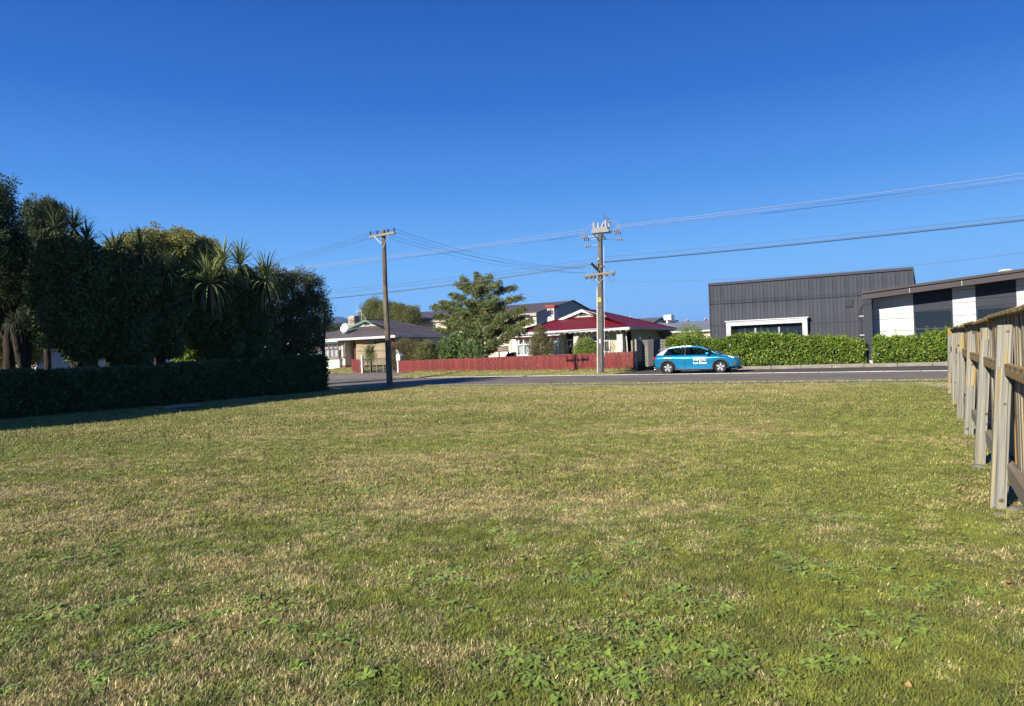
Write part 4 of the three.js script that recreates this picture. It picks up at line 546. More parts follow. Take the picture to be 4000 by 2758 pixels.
{ // timber return fence and the grey plank wall beside the driveway
  const Zw = -43.2, x = onZ(2487, 1400, -42.3).x, r = RNG(15), F = thing('return_fence', 'short tall dark grey timber fence standing between the red fence and the plank wall', 'fence', [0, 0, 0]); let z = -42.3; while (z > Zw + .05) { const o = part('board', rb(0, .025, 0, 1.93 + r() * .03, -.145, 0, .004), palMats[[1, 3][r() * 2 | 0]], F); o.position.set(x, 0, z); z -= .152; } boxPart('corner_post', [x - .09, x - .005, -.05, 1.98, -42.4, -42.29], palMats[1], F); boxPart('corner_post', [x - .26, x - .16, -.05, 1.9, -42.2, -42.1], postMats[0], F);
  const W = thing('plank_wall', 'pale grey wall of stacked horizontal concrete planks between timber fence and hedge', 'wall', [0, 0, 0]); const a = x + .03, n = 11; const pl = [concMap].map(m => [mat([.40, .39, .37], { map: m, roughness: .9 }), mat([.34, .33, .315], { map: m, roughness: .9 })])[0];
  for (let b = 0; b < 5; b++) { const x0 = a + b * 1.05, x1 = x0 + 1.03; for (let i = 0; i < n; i++) { const y = i * .174; part('plank', rb(x0, x1, y + .006, y + .166, Zw - .08, Zw - r() * .008, .008), pl[r() * 2 | 0], W); } }
  const s0 = onZ(2533, 1390, Zw).x, s1 = onZ(2557, 1390, Zw).x, sm_ = (s0 + s1) / 2; boxPart('wall_post', [s0, s1, 0, 1.93, Zw + .012, Zw + .05], mat([.06, .06, .065], { roughness: .9 }), W); for (const y of [.3, 1.0, 1.65]) boxPart('socket', [sm_ - .07, sm_ + .07, y - .07, y + .07, Zw + .052, Zw + .06], darkTrim, W); boxPart('wall_backing', [a, a + 5.2, 0, 1.86, Zw - .12, Zw - .085], charDark, W);
}
// ------------------------------------------------------------------ poles
const poleWood = mat(null, { map: tex(256, 1024, (u, v, i, j) => { const g = fbm(u * 30, v * 5, 4), b = fbm(u * 4, v * 14 + 4, 4), m = fbm(u * 7 + 3, v * 26, 3); let c = sm([.27, .24, .21], [.56, .52, .44], clamp(g * .7 + b * .5)); c = sm(c, [.22, .22, .17], sstep(.58, .68, m) * sstep(.5, .3, v) * .8); c = sm(c, [.46, .38, .19], sstep(.6, .7, fbm(u * 5 + 9, v * 10, 3)) * .5); return c; }), bumpMap: tex(128, 512, (u, v) => fbm(u * 24, v * 4, 4), { srgb: false }), bumpScale: .02, roughness: .95 });
const wireMat = mat([.11, .115, .135], { roughness: .5 }), alWire = mat([.30, .28, .29], { roughness: .5 }), brownIns = mat([.05, .02, .018], { roughness: .25 }), galv = mat([.55, .56, .58], { roughness: .45, metalness: .4 }), paleIns = mat([.40, .39, .37], { roughness: .3 });
const wp = onY(1523, 1509, 0);
const wtop = onZ(1496, 898, wp.z);
{
  const P = thing('power_pole', 'weathered round timber power pole with one crossarm by the footpath', 'pole', [wp.x, 0, wp.z]), dx = wtop.x - wp.x, H = wtop.y;
  const pts = []; for (let i = 0; i <= 10; i++) { const t = i / 10; pts.push([dx * t + .05 * Math.sin(t * 7) * t * (1 - t) * 2, H * t - .1 * (1 - t), .03 * Math.sin(t * 5)]); }
  const g = tube(pts, [.155, .098], 14, false, 40); part('shaft', merge([g, new THREE.CircleGeometry(.098, 14).rotateX(-Math.PI / 2).translate(dx, H, .03 * Math.sin(5))]), poleWood, P);
  const yb = H - .27, ca = [dx - .72, yb - .02, .12], cb = [dx + .86, yb + .02, .12]; const arm = part('crossarm', rb(-.8, .8, -.055, .055, -.05, .05, .008), postMats[1], P); arm.position.set(dx + .07, yb, .15); arm.rotation.z = .02;
  for (const x of [-.66, -.23, .44, .8]) { const i = part('insulator', new THREE.LatheGeometry([[0, 0], [.03, 0], [.045, .03], [.03, .06], [.05, .09], [.035, .13], [.04, .16], [0, .19]].map(a => new THREE.Vector2(...a)), 10).translate(dx + x, yb + .075, .15), brownIns, P); part('pin', rod([dx + x, yb - .12, .15], [dx + x, yb + .09, .15], .01), darkTrim, i); }
  part('brace', rod([dx - .4, yb - .02, .21], [dx - .02, yb - .42, .13], .018, 6), galv, P); part('brace', rod([dx + .55, yb + .0, .21], [dx + .05, yb - .62, .13], .018, 6), galv, P);
}
const cpZ = -37.5, cp = onZ(2347, 1463, cpZ), ctop = onZ(2344, 903, cpZ);
const concPole = mat(null, { map: tex(256, 1024, (u, v, i, j) => { const n = fbm(u * 8, v * 30, 4), f = h2(i, j); let k = .38 + (n - .5) * .2 + (f - .5) * .1; if (vn(u * 40, v * 160) > .93) k *= .5; return [k, k * .96, k * .88]; }), bumpMap: grain, bumpScale: .001, roughness: .95 });
{
  const P = thing('power_pole', 'grey concrete power pole carrying fuses, crossarms and cables beside the red fence', 'pole', [cp.x, -.05, cpZ]), H = ctop.y + .05, dx = ctop.x - cp.x; P.rotation.z = -dx / H;
  { const g = bx(-.135, .135, 0, H, -.12, .12), p = g.attributes.position, u = g.attributes.uv; for (let i = 0; i < p.count; i++) { const k = lerp(1, .78, p.getY(i) / H); p.setX(i, p.getX(i) * k); p.setZ(i, p.getZ(i) * k); u.setXY(i, u.getX(i) * 3 + .5, u.getY(i) / H); } part('shaft', g, concPole, P); }
  part('conduit', rod([-.17, 0, .06], [-.17, 5.0, .06], .036, 10), white, P); part('conduit', rod([.175, 0, .04], [.165, 4.85, .04], .04, 10), mat([.16, .18, .22], { roughness: .2, metalness: .7 }), P); part('conduit', rod([.33, 1.05, .2], [.31, H - .85, .2], .014, 8), offWhite, P);
  for (const y of [.75, 2.0, 3.05, 3.85, 4.9]) part('strap', merge([bx(-.22, .225, y - .007, y + .007, .105, .115), bx(-.22, -.21, y - .007, y + .007, -.1, .104), bx(.215, .225, y - .007, y + .007, -.1, .104)]), darkTrim, P);
  const pl = onZ(2343, 1167, cpZ + .13), sg = onZ(2344, 1328, cpZ + .13); part('warning_plate', bx(-.09, .09, pl.y - .12, pl.y + .12, .11, .118), mat([.55, .33, .06], { roughness: .6 }), P); part('number_plate', bx(-.045, .045, sg.y - .14, sg.y + .1, .117, .126), mat([.66, .62, .58]), P);
  // top platform with cut-outs
  const T = H; part('platform', merge([bx(-.45, .62, T - .1, T + .06, .12, .2), bx(-.45, .62, T - .1, T + .06, -.2, -.12), rb(-.42, .5, T + .065, T + .2, -.16, .16, .01)]), mat([.22, .22, .21], { roughness: .6 }), P);
  part('stay_arm', merge([rod([-.42, T - .05, .16], [0, T - .55, .1], .045, 6), rod([.05, T - .02, .16], [.4, T - .5, .2], .045, 6)]), darkTrim, P);
  const bush = (x, z, h, tx, n = 'fuse_unit') => { const g = new THREE.LatheGeometry([[0, 0], [.07, 0], [.07, .03], [.05, .04], [.075, .08], [.05, .1], [.075, .15], [.05, .17], [.075, .22], [.06, .25], [.03, .3], [.02, h], [0, h]].map(a => new THREE.Vector2(...a)), 10); g.rotateZ(tx); g.translate(x, T + .19, z); part(n, g, paleIns, P); };
  bush(-.33, .1, .38, .05); bush(-.15, -.1, .34, .0); bush(.12, .05, .45, -.42); bush(.38, .08, .42, 0); bush(.5, -.1, .34, -.1); bush(.27, -.1, .4, .1);
  for (let i = 0; i < 4; i++) part('jumper_loop', tube([[.22 + i * .06, T + .55, .05], [.25 + i * .09, T + .95 - i * .1, .08], [.36 + i * .08, T + .9 - i * .1, .05], [.42 + i * .05, T + .5 - i * .03, .08]], .012, 5, false, 16), wireMat, P);
  // strain insulators on either side
  for (const [s, y, z] of [[-1, T - .3, .25], [-1, T - .42, 0], [-1, T - .75, -.25], [1, T - .06, .25], [1, T - .2, 0], [1, T - .5, -.25]]) { const d0 = s < 0 ? -.55 : .8; const disc = (x) => { const g = new THREE.LatheGeometry([[0, -.04], [.04, -.04], [.09, 0], [.09, .015], [.03, .04], [0, .04]].map(a => new THREE.Vector2(...a)), 10); g.rotateZ(Math.PI / 2); g.translate(x, y, z); return g; }; part('strain_insulator', merge([disc(s < 0 ? -.72 : .95), disc(s < 0 ? -.85 : 1.08), disc(s < 0 ? -.98 : 1.2)]), paleIns, P); part('tie_link', rod([s * .1, y + .04, z * .5], [s < 0 ? -.66 : .9, y, z], .014, 5), s < 0 ? galv : wireMat, P); part('jumper', tube([[s < 0 ? -1.05 : 1.28, y, z], [s < 0 ? -.95 : 1.15, y + .45, z], [s < 0 ? -.6 : .85, y + .82 - (y - T + .6) * .5, z], [s < 0 ? -.32 : .48, T + .5, z * .5]], .008, 5, false, 18), alWire, P); }
  // lower arms
  const mid = onZ(2345, 1035, cpZ).y; part('street_arm', rod([-.33, mid + .12, .5], [.02, mid - .38, .05], .07, 6), darkTrim, P); part('arm_clamp', merge([rb(-.2, -.02, mid - .1, mid + .12, .1, .24, .02), rb(.02, .2, mid - .14, mid + .02, -.2, .2, .02)]), mat([.12, .11, .11], { roughness: .7 }), P);
  const lo = onZ(2345, 1068, cpZ).y; const arm = part('crossarm', rb(-.95, .95, -.05, .05, -.05, .05, .008), palMats[3], P); arm.position.set(.03, lo, .18); arm.rotation.z = .07;
  for (const x of [-.78, -.5, -.28, .42, .85]) part('hanging_fuse', rb(x - .07, x + .07, lo + x * .07 - .2, lo + x * .07 - .045, .1, .26, .02), mat([.05, .05, .055], { roughness: .5 }), P);
  for (let i = 0; i < 9; i++) { const x0 = -.75 + i * .2, x1 = -.3 + ((i * 37) % 9) * .11; part('loop_cable', tube([[x0, lo + .05, .2], [x0 + .05, lo - .25 - (i % 3) * .1, .24], [(x0 + x1) / 2, lo - .45 + (i % 4) * .1, .22], [x1, lo - .1 + (i % 2) * .5, .2]], .009, 4, false, 16), i % 3 ? wireMat : paleIns, P); }
  for (let i = 0; i < 6; i++) part('drop_cable', tube([[-.55 + i * .22, lo + .08, .2], [-.6 + i * .25, lo + .3, .2], [-.5 + i * .2, mid + .05, .12]], .007, 4, false, 10), wireMat, P);
  part('knee_brace', merge([rod([-.35, lo - .05, .22], [0, lo - .5, .14], .018, 5), rod([.5, lo, .22], [.02, lo - .5, .14], .018, 5)]), galv, P);
  const tw = onZ(2327, 1010, cpZ); part('top_insulator', new THREE.CylinderGeometry(.05, .06, .12, 8).translate(tw.x - cp.x, tw.y + .0, .1), paleIns, P);
}
// ------------------------------------------------------------------ overhead wires, each one on its own
{
  let n = 0; const wire = (a, b, sag, r, m, label, group) => { const A = V(...a), B = V(...b), q = []; for (let i = 0; i <= 16; i++) { const t = i / 16; q.push([lerp(A.x, B.x, t), lerp(A.y, B.y, t) - sag * 4 * t * (1 - t), lerp(A.z, B.z, t)]); } const o = part('overhead_wire', tube(q, r, 5, false, 24), m); tag(o, label, 'wire', group); };
  const G1 = 'upper bare wires between the poles', G2 = 'lower cables along the road', G3 = 'wires of the timber pole';
  const at = (px, py, z = cpZ) => onZ(px, py, z);
  // three bare high wires along the road, both ways from the concrete pole
  [[2402, 882, 3998, 663, .25], [2408, 888, 3998, 680, 0], [2412, 899, 3998, 695, -.25]].forEach(([a, b, c, d, dz], i) => { const p = at(a, b, cpZ + dz), q = at(c, d, cpZ + dz), k = 1.9; wire([p.x, p.y, p.z], [lerp(p.x, q.x, k), lerp(p.y, q.y, k), p.z], .16, .011, alWire, ['topmost', 'middle', 'lowest'][i] + ' pale bare wire running high from the concrete pole over the dark building', G1 + ' to the buildings'); });
  [[2284, 897, 1105, 1040, .25], [2288, 906, 1105, 1044, 0], [2294, 918, 1105, 1050, -.25]].forEach(([a, b, c, d, dz], i) => { const p = at(a, b, cpZ + dz), q = at(c, d, cpZ + dz), k = 1.6; wire([p.x, p.y, p.z], [lerp(p.x, q.x, k), lerp(p.y, q.y, k), p.z], .2, .011, alWire, ['topmost', 'middle', 'lowest'][i] + ' pale bare wire running high from the concrete pole towards the trees', G1 + ' to the trees'); });
  // bundled low cables
  [[2352, 1005, 3998, 822, .1, .010], [2352, 1022, 3998, 836, .0, .018], [2352, 1026, 3998, 842, -.1, .018]].forEach(([a, b, c, d, dz, r], i) => { const p = at(a, b, cpZ + dz), q = at(c, d, cpZ + dz), k = 1.8; wire([p.x, p.y, p.z], [lerp(p.x, q.x, k), lerp(p.y, q.y, k), p.z], .22, r, wireMat, ['thin upper', 'thick', 'thick lowest'][i] + ' dark cable from the middle of the concrete pole past the white panels', G2 + ' to the buildings'); });
  [[2335, 1010, 1290, 1118, .1, .009], [2322, 1024, 1290, 1130, .0, .010], [2320, 1030, 1290, 1150, -.1, .016], [2322, 1034, 1290, 1152, -.14, .016]].forEach(([a, b, c, d, dz, r], i) => { const p = at(a, b, cpZ + dz), q = at(c, d, cpZ + dz), k = 1.5; wire([p.x, p.y, p.z], [lerp(p.x, q.x, k), lerp(p.y, q.y, k), p.z], .3, r, wireMat, ['topmost thin', 'second thin', 'upper thick', 'lowest thick'][i] + ' dark cable from the middle of the concrete pole towards the broadleaf tree', G2 + ' to the trees'); });
  { const p = at(2378, 1101), q = at(3998, 925), m = at(2900, 1090); wire([p.x, p.y, p.z], [lerp(p.x, q.x, 1.5), lerp(p.y, q.y, 1.7), p.z - 1], .75, .008, wireMat, 'single thin sagging cable from low on the concrete pole'); }
  // timber pole: four wires to the concrete pole's lower arm, four away past the trees
  const H = wtop.y - .1, L = cp.y; const lo = onZ(2345, 1068, cpZ).y;
  [-.66, -.23, .44, .8].forEach((x, i) => { const a = [wtop.x + x, H + .05, wp.z + .15], b = [cp.x - .8 + i * .12, lo + .1 + (i % 2) * .25, cpZ + .15]; wire(a, b, .45, .006, wireMat, 'thin dark wire sloping to the concrete pole from the ' + ['first', 'second', 'third', 'fourth'][i] + ' crossarm insulator', G3 + ' to the concrete pole');
    const e = onZ(1010 + i * 12, 1006 + i * 8, -30.5); wire(a, [lerp(a[0], e.x, 1.7), lerp(a[1], e.y, 1.55), lerp(a[2], e.z, 1.7)], .35, .006, wireMat, 'thin dark wire leading past the broadleaf tree from the ' + ['first', 'second', 'third', 'fourth'][i] + ' timber pole insulator', G3 + ' away past the trees'); });
}
// ------------------------------------------------------------------ the blue car
const carPaint = mat([.002, .215, .44], { phys: true, roughness: .28, metalness: .4, clearcoat: 1, clearcoatRoughness: .04 });
const plastic = mat([.035, .036, .04], { roughness: .6 }), tyreMat = mat([.018, .018, .019], { roughness: .85 }), chrome = mat([.72, .73, .75], { roughness: .25, metalness: .8 }), carGlass = mat([.35, .40, .42], { phys: true, roughness: .02, transmission: 1, thickness: 0, ior: 1.5 });
function carBody() { // stations along the car (x forward), each a half section; grid of points, both sides
  const S = [ // x, floor y, sill half width, shoulder y, shoulder half width, deck y, deck half width
    [-2.14, .42, .62, .64, .72, .78, .66], [-2.10, .30, .70, .70, .82, .90, .74], [-1.95, .24, .80, .78, .885, .98, .80], [-1.6, .22, .86, .83, .905, .99, .82], [-1.1, .20, .87, .82, .91, .98, .83], [-.4, .19, .86, .785, .905, .97, .83], [.3, .19, .86, .77, .90, .96, .83], [.85, .20, .87, .78, .905, .955, .82], [1.25, .21, .87, .80, .91, .935, .79], [1.6, .22, .86, .79, .90, .89, .74], [1.9, .23, .83, .74, .87, .835, .70], [2.14, .24, .76, .63, .80, .745, .64], [2.28, .27, .62, .49, .66, .60, .52]];
  const n = 90, rows = []; const at = x => { let k = 0; while (k < S.length - 2 && x > S[k + 1][0]) k++; const t = clamp((x - S[k][0]) / (S[k + 1][0] - S[k][0])), s = t * t * (3 - 2 * t) * .5 + t * .5; return S[k].map((v, i) => i ? lerp(v, S[k + 1][i], s) : x); };
  for (let i = 0; i <= n; i++) { const a = at(lerp(-2.14, 2.28, i / n)), [x, fy, sw, sy, hw, dy, dw] = a; const half = [[0, fy], [sw * .7, fy], [sw, fy + .06], [sw + .012, fy + .14], [lerp(sw, hw, .3) - .012, lerp(fy, sy, .42)], [lerp(sw, hw, .75), lerp(fy, sy, .72)], [hw, sy], [hw - .006, lerp(sy, dy, .22)], [lerp(hw, dw, .55), lerp(sy, dy, .72)], [dw, dy], [dw * .5, dy + .03], [0, dy + .04]]; rows.push({ x, half }); }
  return rows;
}
function lathed(rows, side) { const P = [], I = [], m = rows[0].half.length; for (const r of rows) for (const [w, y] of r.half) P.push(r.x, y, side * w); for (let i = 0; i < rows.length - 1; i++) for (let j = 0; j < m - 1; j++) { const a = i * m + j, b = a + 1, c = a + m, d = c + 1; side > 0 ? I.push(a, c, b, b, c, d) : I.push(a, b, c, b, d, c); } for (const [e, f] of [[0, 1], [rows.length - 1, -1]]) { const o = e * m; for (let j = 1; j < m - 1; j++) (side * f > 0) ? I.push(o, o + j, o + j + 1) : I.push(o, o + j + 1, o + j); } const g = new THREE.BufferGeometry(); g.setAttribute('position', new THREE.Float32BufferAttribute(P, 3)); g.setIndex(I); g.computeVertexNormals(); return g; }
{
  const wr = onY(2609, 1460, 0), wf = onY(2816, 1457, 0), half = .895, cz = -36.85, cx = (wr.x + wf.x) / 2, WB = 1.36, R0 = .315;
  const C = thing('parked_car', 'bright blue hatchback car with white lettering parked beyond the white line', 'car', [cx, .008, cz]); C.scale.set(.98, .97, 1); C.rotation.y = .06;
  const rows = carBody();
  // the flanks are cut away over the wheels
  for (const r of rows) for (const [wx, sgn] of [[-WB, 1], [WB, 1]]) { const d = Math.abs(r.x - wx), rad = .385; if (d < rad) { const top = R0 + Math.sqrt(rad * rad - d * d); r.half.forEach((p, j) => { if (j < 6 && p[1] < top && p[0] > .3) p[1] = Math.min(top, r.half[6][1] - .02 + j * .002); }); } }
  part('body', merge([lathed(rows, 1), lathed(rows, -1)]), carPaint, C);
  // roof, pillars and glass house
  const roofPts = [[-1.98, .985], [-1.74, 1.2], [-1.45, 1.325], [-1.0, 1.40], [-.4, 1.435], [.1, 1.415], [.45, 1.345], [.85, 1.175], [1.28, .955]];
  const RW = [.60, .585, .60, .615, .62, .615, .61, .64, .70]; const rl = roofPts.map(([x, y], i) => ({ x, half: [[0, y + .03], [RW[i] * .6, y + .02], [RW[i], y - .025]] }));
  const roofC = new THREE.CatmullRomCurve3(roofPts.map(([x, y], i) => V(x, y, RW[i]))); const fine = []; for (let i = 0; i <= 48; i++) { const p = roofC.getPoint(i / 48); fine.push(p); }
  const skin = (lo, hi, thick) => { const q = []; for (let i = lo; i < hi; i++) { const a = fine[i], b = fine[i + 1]; for (const s of [1, -1]) { const A = [a.x, a.y + .035, 0], A1 = [a.x, a.y + .025, s * a.z * .6], A2 = [a.x, a.y - .015, s * a.z], B = [b.x, b.y + .035, 0], B1 = [b.x, b.y + .025, s * b.z * .6], B2 = [b.x, b.y - .015, s * b.z]; for (const [m, k, l, o] of [[A1, A, B, B1], [A2, A1, B1, B2]]) q.push(s > 0 ? [m, o, l, k].map(x => x) : [m, k, l, o]); } } const g = quadGeo(q); return g; };
  part('windscreen', skin(33, 48), mat([.05, .06, .07], { phys: true, roughness: .03, transmission: .75, thickness: 0, ior: 1.5 }), C); part('roof', skin(9, 33), carPaint, C); part('rear_screen', skin(0, 9), glassDark, C);
  const beltY = x => lerp(.985, .95, clamp((x + 2) / 3)) + .01;
  for (const s of [1, -1]) {
    // side glass sheets lean in from the belt to the roof rail
    const pane = (x0, x1, name, m) => { const N = 10, q = []; for (let i = 0; i < N; i++) { const a = lerp(x0, x1, i / N), b = lerp(x0, x1, (i + 1) / N), top = x => { let k = 0; while (k < fine.length - 2 && x > fine[k + 1].x) k++; const t = clamp((x - fine[k].x) / (fine[k + 1].x - fine[k].x)); return [lerp(fine[k].y, fine[k + 1].y, t) - .065, lerp(fine[k].z, fine[k + 1].z, t) + .005]; }; const ta = top(a), tb = top(b), A = [a, beltY(a) + .02, s * .815], B = [b, beltY(b) + .02, s * .815]; const q4 = [A, B, [b, Math.max(tb[0], beltY(b) + .022), s * tb[1]], [a, Math.max(ta[0], beltY(a) + .022), s * ta[1]]]; q.push(s > 0 ? q4 : q4.reverse()); } part(name, quadGeo(q), m, C); };
    pane(-.40, .86, 'front_side_window', carGlass); pane(-1.32, -.50, 'rear_side_window', carGlass); pane(-1.56, -1.36, 'quarter_window', glassDark);
    const strip = (pts, w, m, name) => part(name, tube(pts, w, 6, false, 30), m, C);
    strip([[.9, 1.13, s * .665], [1.1, 1.03, s * .70], [1.27, .955, s * .74]], .03, carPaint, 'front_pillar'); strip(fine.filter((_, i) => i >= 8 && i <= 40).map(p => [p.x, p.y - .03, s * (p.z + .01)]), .032, carPaint, 'roof_side'); strip(fine.filter((_, i) => i >= 11 && i <= 27).map(p => [p.x, p.y + .012, s * (p.z - .035)]), .017, chrome, 'roof_rail');
    part('pillar', rb(-.055, .055, 0, .44, -.012, .012, .01).rotateX(-s * .42).translate(-.45, .965, s * .825), mat([.012, .012, .013], { roughness: .25 }), C);
    { const q = [[-1.98, 1.0], [-1.62, .995], [-1.36, 1.335], [-1.5, 1.305], [-1.76, 1.18]]; part('rear_pillar', quadGeo([(s > 0 ? q : q.slice().reverse()).map(([x, y]) => [x, y, s * lerp(.80, .61, (y - .96) / .4)])]), mat([.62, .66, .72], { phys: true, roughness: .25, metalness: .4, clearcoat: 1 }), C, 'silver rear pillar panel with the sun glint put into its colour'); }  // pale panel colour paints a sun glint on the pillar
    // wheels
    for (const wx of [-WB, WB]) { const w = new THREE.Group(); w.name = 'wheel'; w.position.set(wx, R0, s * .79); C.add(w); const ty = new THREE.LatheGeometry([[.215, -.105], [.29, -.11], [.31, -.085], [.315, 0], [.31, .085], [.29, .11], [.215, .105], [.215, -.105]].map(a => new THREE.Vector2(...a)), 36); ty.rotateX(Math.PI / 2); part('tyre', ty, tyreMat, w); part('rim', new THREE.CylinderGeometry(.218, .218, .12, 32).rotateX(Math.PI / 2), plastic, w);
      const sp = []; for (let k = 0; k < 5; k++) { const sh = new THREE.Shape(); sh.moveTo(.03, -.035); sh.lineTo(.12, -.075); sh.lineTo(.205, -.05); sh.lineTo(.21, .01); sh.lineTo(.11, .0); sh.lineTo(.04, .03); sh.closePath(); const g = new THREE.ExtrudeGeometry(sh, { depth: .02, bevelEnabled: false }); g.rotateZ(k * 1.2566 + .4); g.translate(0, 0, s > 0 ? .075 : -.095); sp.push(g); } part('spokes', merge(sp), chrome, w);
      // dark arch lip
      const arc = []; for (let i = 0; i <= 20; i++) { const a = -.18 + (Math.PI + .36) * i / 20; arc.push([wx + Math.cos(a) * .39, R0 + Math.sin(a) * .385, s * (.875 + .02 * Math.sin(a))]); } part('wheel_arch', tube(arc, .04, 8, false, 30), plastic, C); part('wheel_housing', new THREE.CylinderGeometry(.375, .375, .3, 24, 1, true).rotateX(Math.PI / 2).translate(wx, R0 + .02, s * .68), mat([.01, .01, .01], { roughness: 1, side: 2 }), C); }
    part('sill', rb(-1.0, 1.0, .175, .285, s > 0 ? .80 : -.885, s > 0 ? .885 : -.80, .03), plastic, C); part('sill_blade', quadGeo([(s > 0 ? [[-.9, .25, .89], [.98, .235, .888], [.98, .30, .888], [-.6, .335, .89]] : [[.98, .235, -.888], [-.9, .25, -.89], [-.6, .335, -.89], [.98, .30, -.888]])]), carPaint, C);
    part('door_handle', rb(-.1, .1, -.018, .018, -.012, .012, .012).translate(-.14, .83, s * .905), carPaint, C); part('door_handle', rb(-.1, .1, -.018, .018, -.012, .012, .012).translate(-1.02, .86, s * .91), carPaint, C);
    part('door_seam', merge([bx(-.465, -.459, .28, .93, s > 0 ? .86 : -.905, s > 0 ? .9045 : -.86)]), mat([.005, .04, .07], { roughness: .8 }), C);
    { const m = part('mirror', rb(-.09, .09, -.055, .055, -.11, .11, .045).translate(.74, 1.03, s * .98), carPaint, C); part('mirror_arm', rb(-.05, .05, -.02, .02, -.12, .06, .015).translate(.76, .985, s * .87), plastic, m); }
    part('tail_lamp', rb(-.16, .14, -.06, .06, -.04, .04, .03).rotateZ(.2).rotateY(s * .35).translate(-1.98, .86, s * .80), mat([.45, .02, .02], { phys: true, roughness: .1, clearcoat: 1 }), C); part('head_lamp', rb(-.2, .16, -.035, .035, -.05, .05, .03).rotateZ(-.28).rotateY(-s * .35).translate(1.9, .80, s * .76), mat([.75, .8, .85], { phys: true, roughness: .08, clearcoat: 1 }), C);
    part('fog_vent', rb(-.1, .1, -.09, .09, -.02, .02, .02).rotateY(s * -.0).rotateZ(.35).translate(2.06, .47, s * .80).rotateY(0), plastic, C);
  }
  part('front_bumper', rb(1.72, 2.2, .14, .27, -.66, .66, .05), plastic, C); part('rear_bumper', rb(-2.1, -1.72, .2, .36, -.76, .76, .05), plastic, C); part('underbody', bx(-1.75, 1.75, .15, .24, -.66, .66), mat([.01, .01, .01], { roughness: 1 }), C); part('grille', rb(2.1, 2.235, .3, .42, -.45, .45, .03), plastic, C); part('spoiler', rb(-.24, .2, -.015, .02, -.56, .56, .015).rotateZ(.10).translate(-1.70, 1.275, 0), mat([.01, .03, .09], { roughness: .3 }), C);
  part('tow_bar', merge([rod([-2.05, .22, 0], [-2.32, .2, 0], .025), rod([-2.32, .19, 0], [-2.32, .3, 0], .02), new THREE.SphereGeometry(.035, 10, 8).translate(-2.32, .32, 0)]), chrome, C);
  part('seat', merge([rb(-.35, .25, .45, .75, -.6, -.1, .08), rb(-.45, -.25, .6, 1.18, -.6, -.1, .08), rb(-.35, .25, .45, .75, .1, .6, .08), rb(-.45, -.25, .6, 1.18, .1, .6, .08), rb(-1.4, -1.15, .6, 1.12, -.6, .6, .08)]), mat([.03, .03, .032], { roughness: .9 }), C); part('dashboard', rb(.5, 1.1, .7, .95, -.75, .75, .08), mat([.02, .02, .02], { roughness: .9 }), C); part('cabin_floor', bx(-1.6, 1.1, .4, .5, -.78, .78), mat([.02, .02, .02]), C);
  // signwriting on the front door
  const font = await new FontLoader().loadAsync('fonts/droid/droid_sans_bold.typeface.json'), wmat = mat([.86, .86, .86], { roughness: .5 });
  const txt = (s, size, x, y, sx = 1) => { const g = new TextGeometry(s, { font, size, depth: .008, curveSegments: 3 }); g.scale(sx, 1, 1); g.translate(x, y, .905); return g; };
  part('door_lettering', merge([txt('ROZ', .15, -.02, .675, 1.05), txt('Real Estate', .1, -.02, .49, .95)]), wmat, C, 'white signwriting reading ROZ and Real Estate'); part('lettering_mark', quadGeo([[[.31, .60, .91], [.38, .605, .91], [.33, .655, .91]]]), wmat, C);
  { const cv = document.createElement('canvas'); cv.width = cv.height = 128; const k = cv.getContext('2d'); k.fillStyle = '#c9a89a'; k.fillRect(0, 0, 128, 128); k.fillStyle = '#1c2238'; k.beginPath(); k.ellipse(64, 128, 52, 40, 0, 0, 7); k.fill(); k.fillStyle = '#e6dccb'; k.beginPath(); k.ellipse(64, 52, 38, 40, 0, 0, 7); k.fill(); k.fillStyle = '#d9a389'; k.beginPath(); k.ellipse(64, 60, 25, 31, 0, 0, 7); k.fill(); k.fillStyle = '#5a3026'; k.fillRect(51, 52, 8, 4); k.fillRect(69, 52, 8, 4); k.fillRect(55, 76, 18, 4); const t = new THREE.CanvasTexture(cv); t.colorSpace = THREE.SRGBColorSpace; part('portrait_decal', new THREE.PlaneGeometry(.2, .235).translate(.53, .715, .9075), mat(null, { map: t, roughness: .5 }), C); }
}
{ // dark blue car and red trailer glimpsed behind the red fence
  const z = -48.6, p = onZ(2028, 1386, z), C = thing('parked_car', 'dark navy car whose roof shows above the red fence', 'car', [p.x, .02, z]); const navy = mat([.012, .02, .07], { phys: true, roughness: .25, clearcoat: 1, metalness: .3 });
  const pr = [[-2, .35], [-1.9, .75], [-1.2, .85], [-.75, 1.27], [-.1, 1.36], [.6, 1.3], [1.1, .9], [1.9, .8], [2.1, .6], [2.1, .3]], s = new THREE.Shape(pr.map(a => new THREE.Vector2(...a))); const g = new THREE.ExtrudeGeometry(s, { depth: 1.5, bevelEnabled: true, bevelSize: .08, bevelThickness: .08, bevelSegments: 3 }); g.translate(0, 0, -.75); g.scale(.8, 1, 1); part('body', g, navy, C); for (const x of [-1, 1]) for (const s of [-.78, .78]) part('wheel', new THREE.CylinderGeometry(.3, .3, .2, 20).rotateX(Math.PI / 2).translate(x, .3, s), tyreMat, C);
  const t = onZ(1955, 1360, z - 1.6), T = thing('garden_bench', 'faded red timber bench back behind the navy car', 'bench', [t.x - .2, gy(t.x, z - 1.6), z - 1.6]); for (let i = 0; i < 3; i++) boxPart('slat', [-1.2, 1, 1.15 + i * .16, 1.27 + i * .16, 0, .04], mat([.45, .10, .07], { roughness: .8 }), T); for (const x of [-1.1, 0, .9]) boxPart('leg', [x, x + .08, 0, 1.14, -.05, .03], palMats[3], T); boxPart('seat', [-1.2, 1, .62, .68, .06, .5], mat([.40, .09, .06], { roughness: .8 }), T);
}
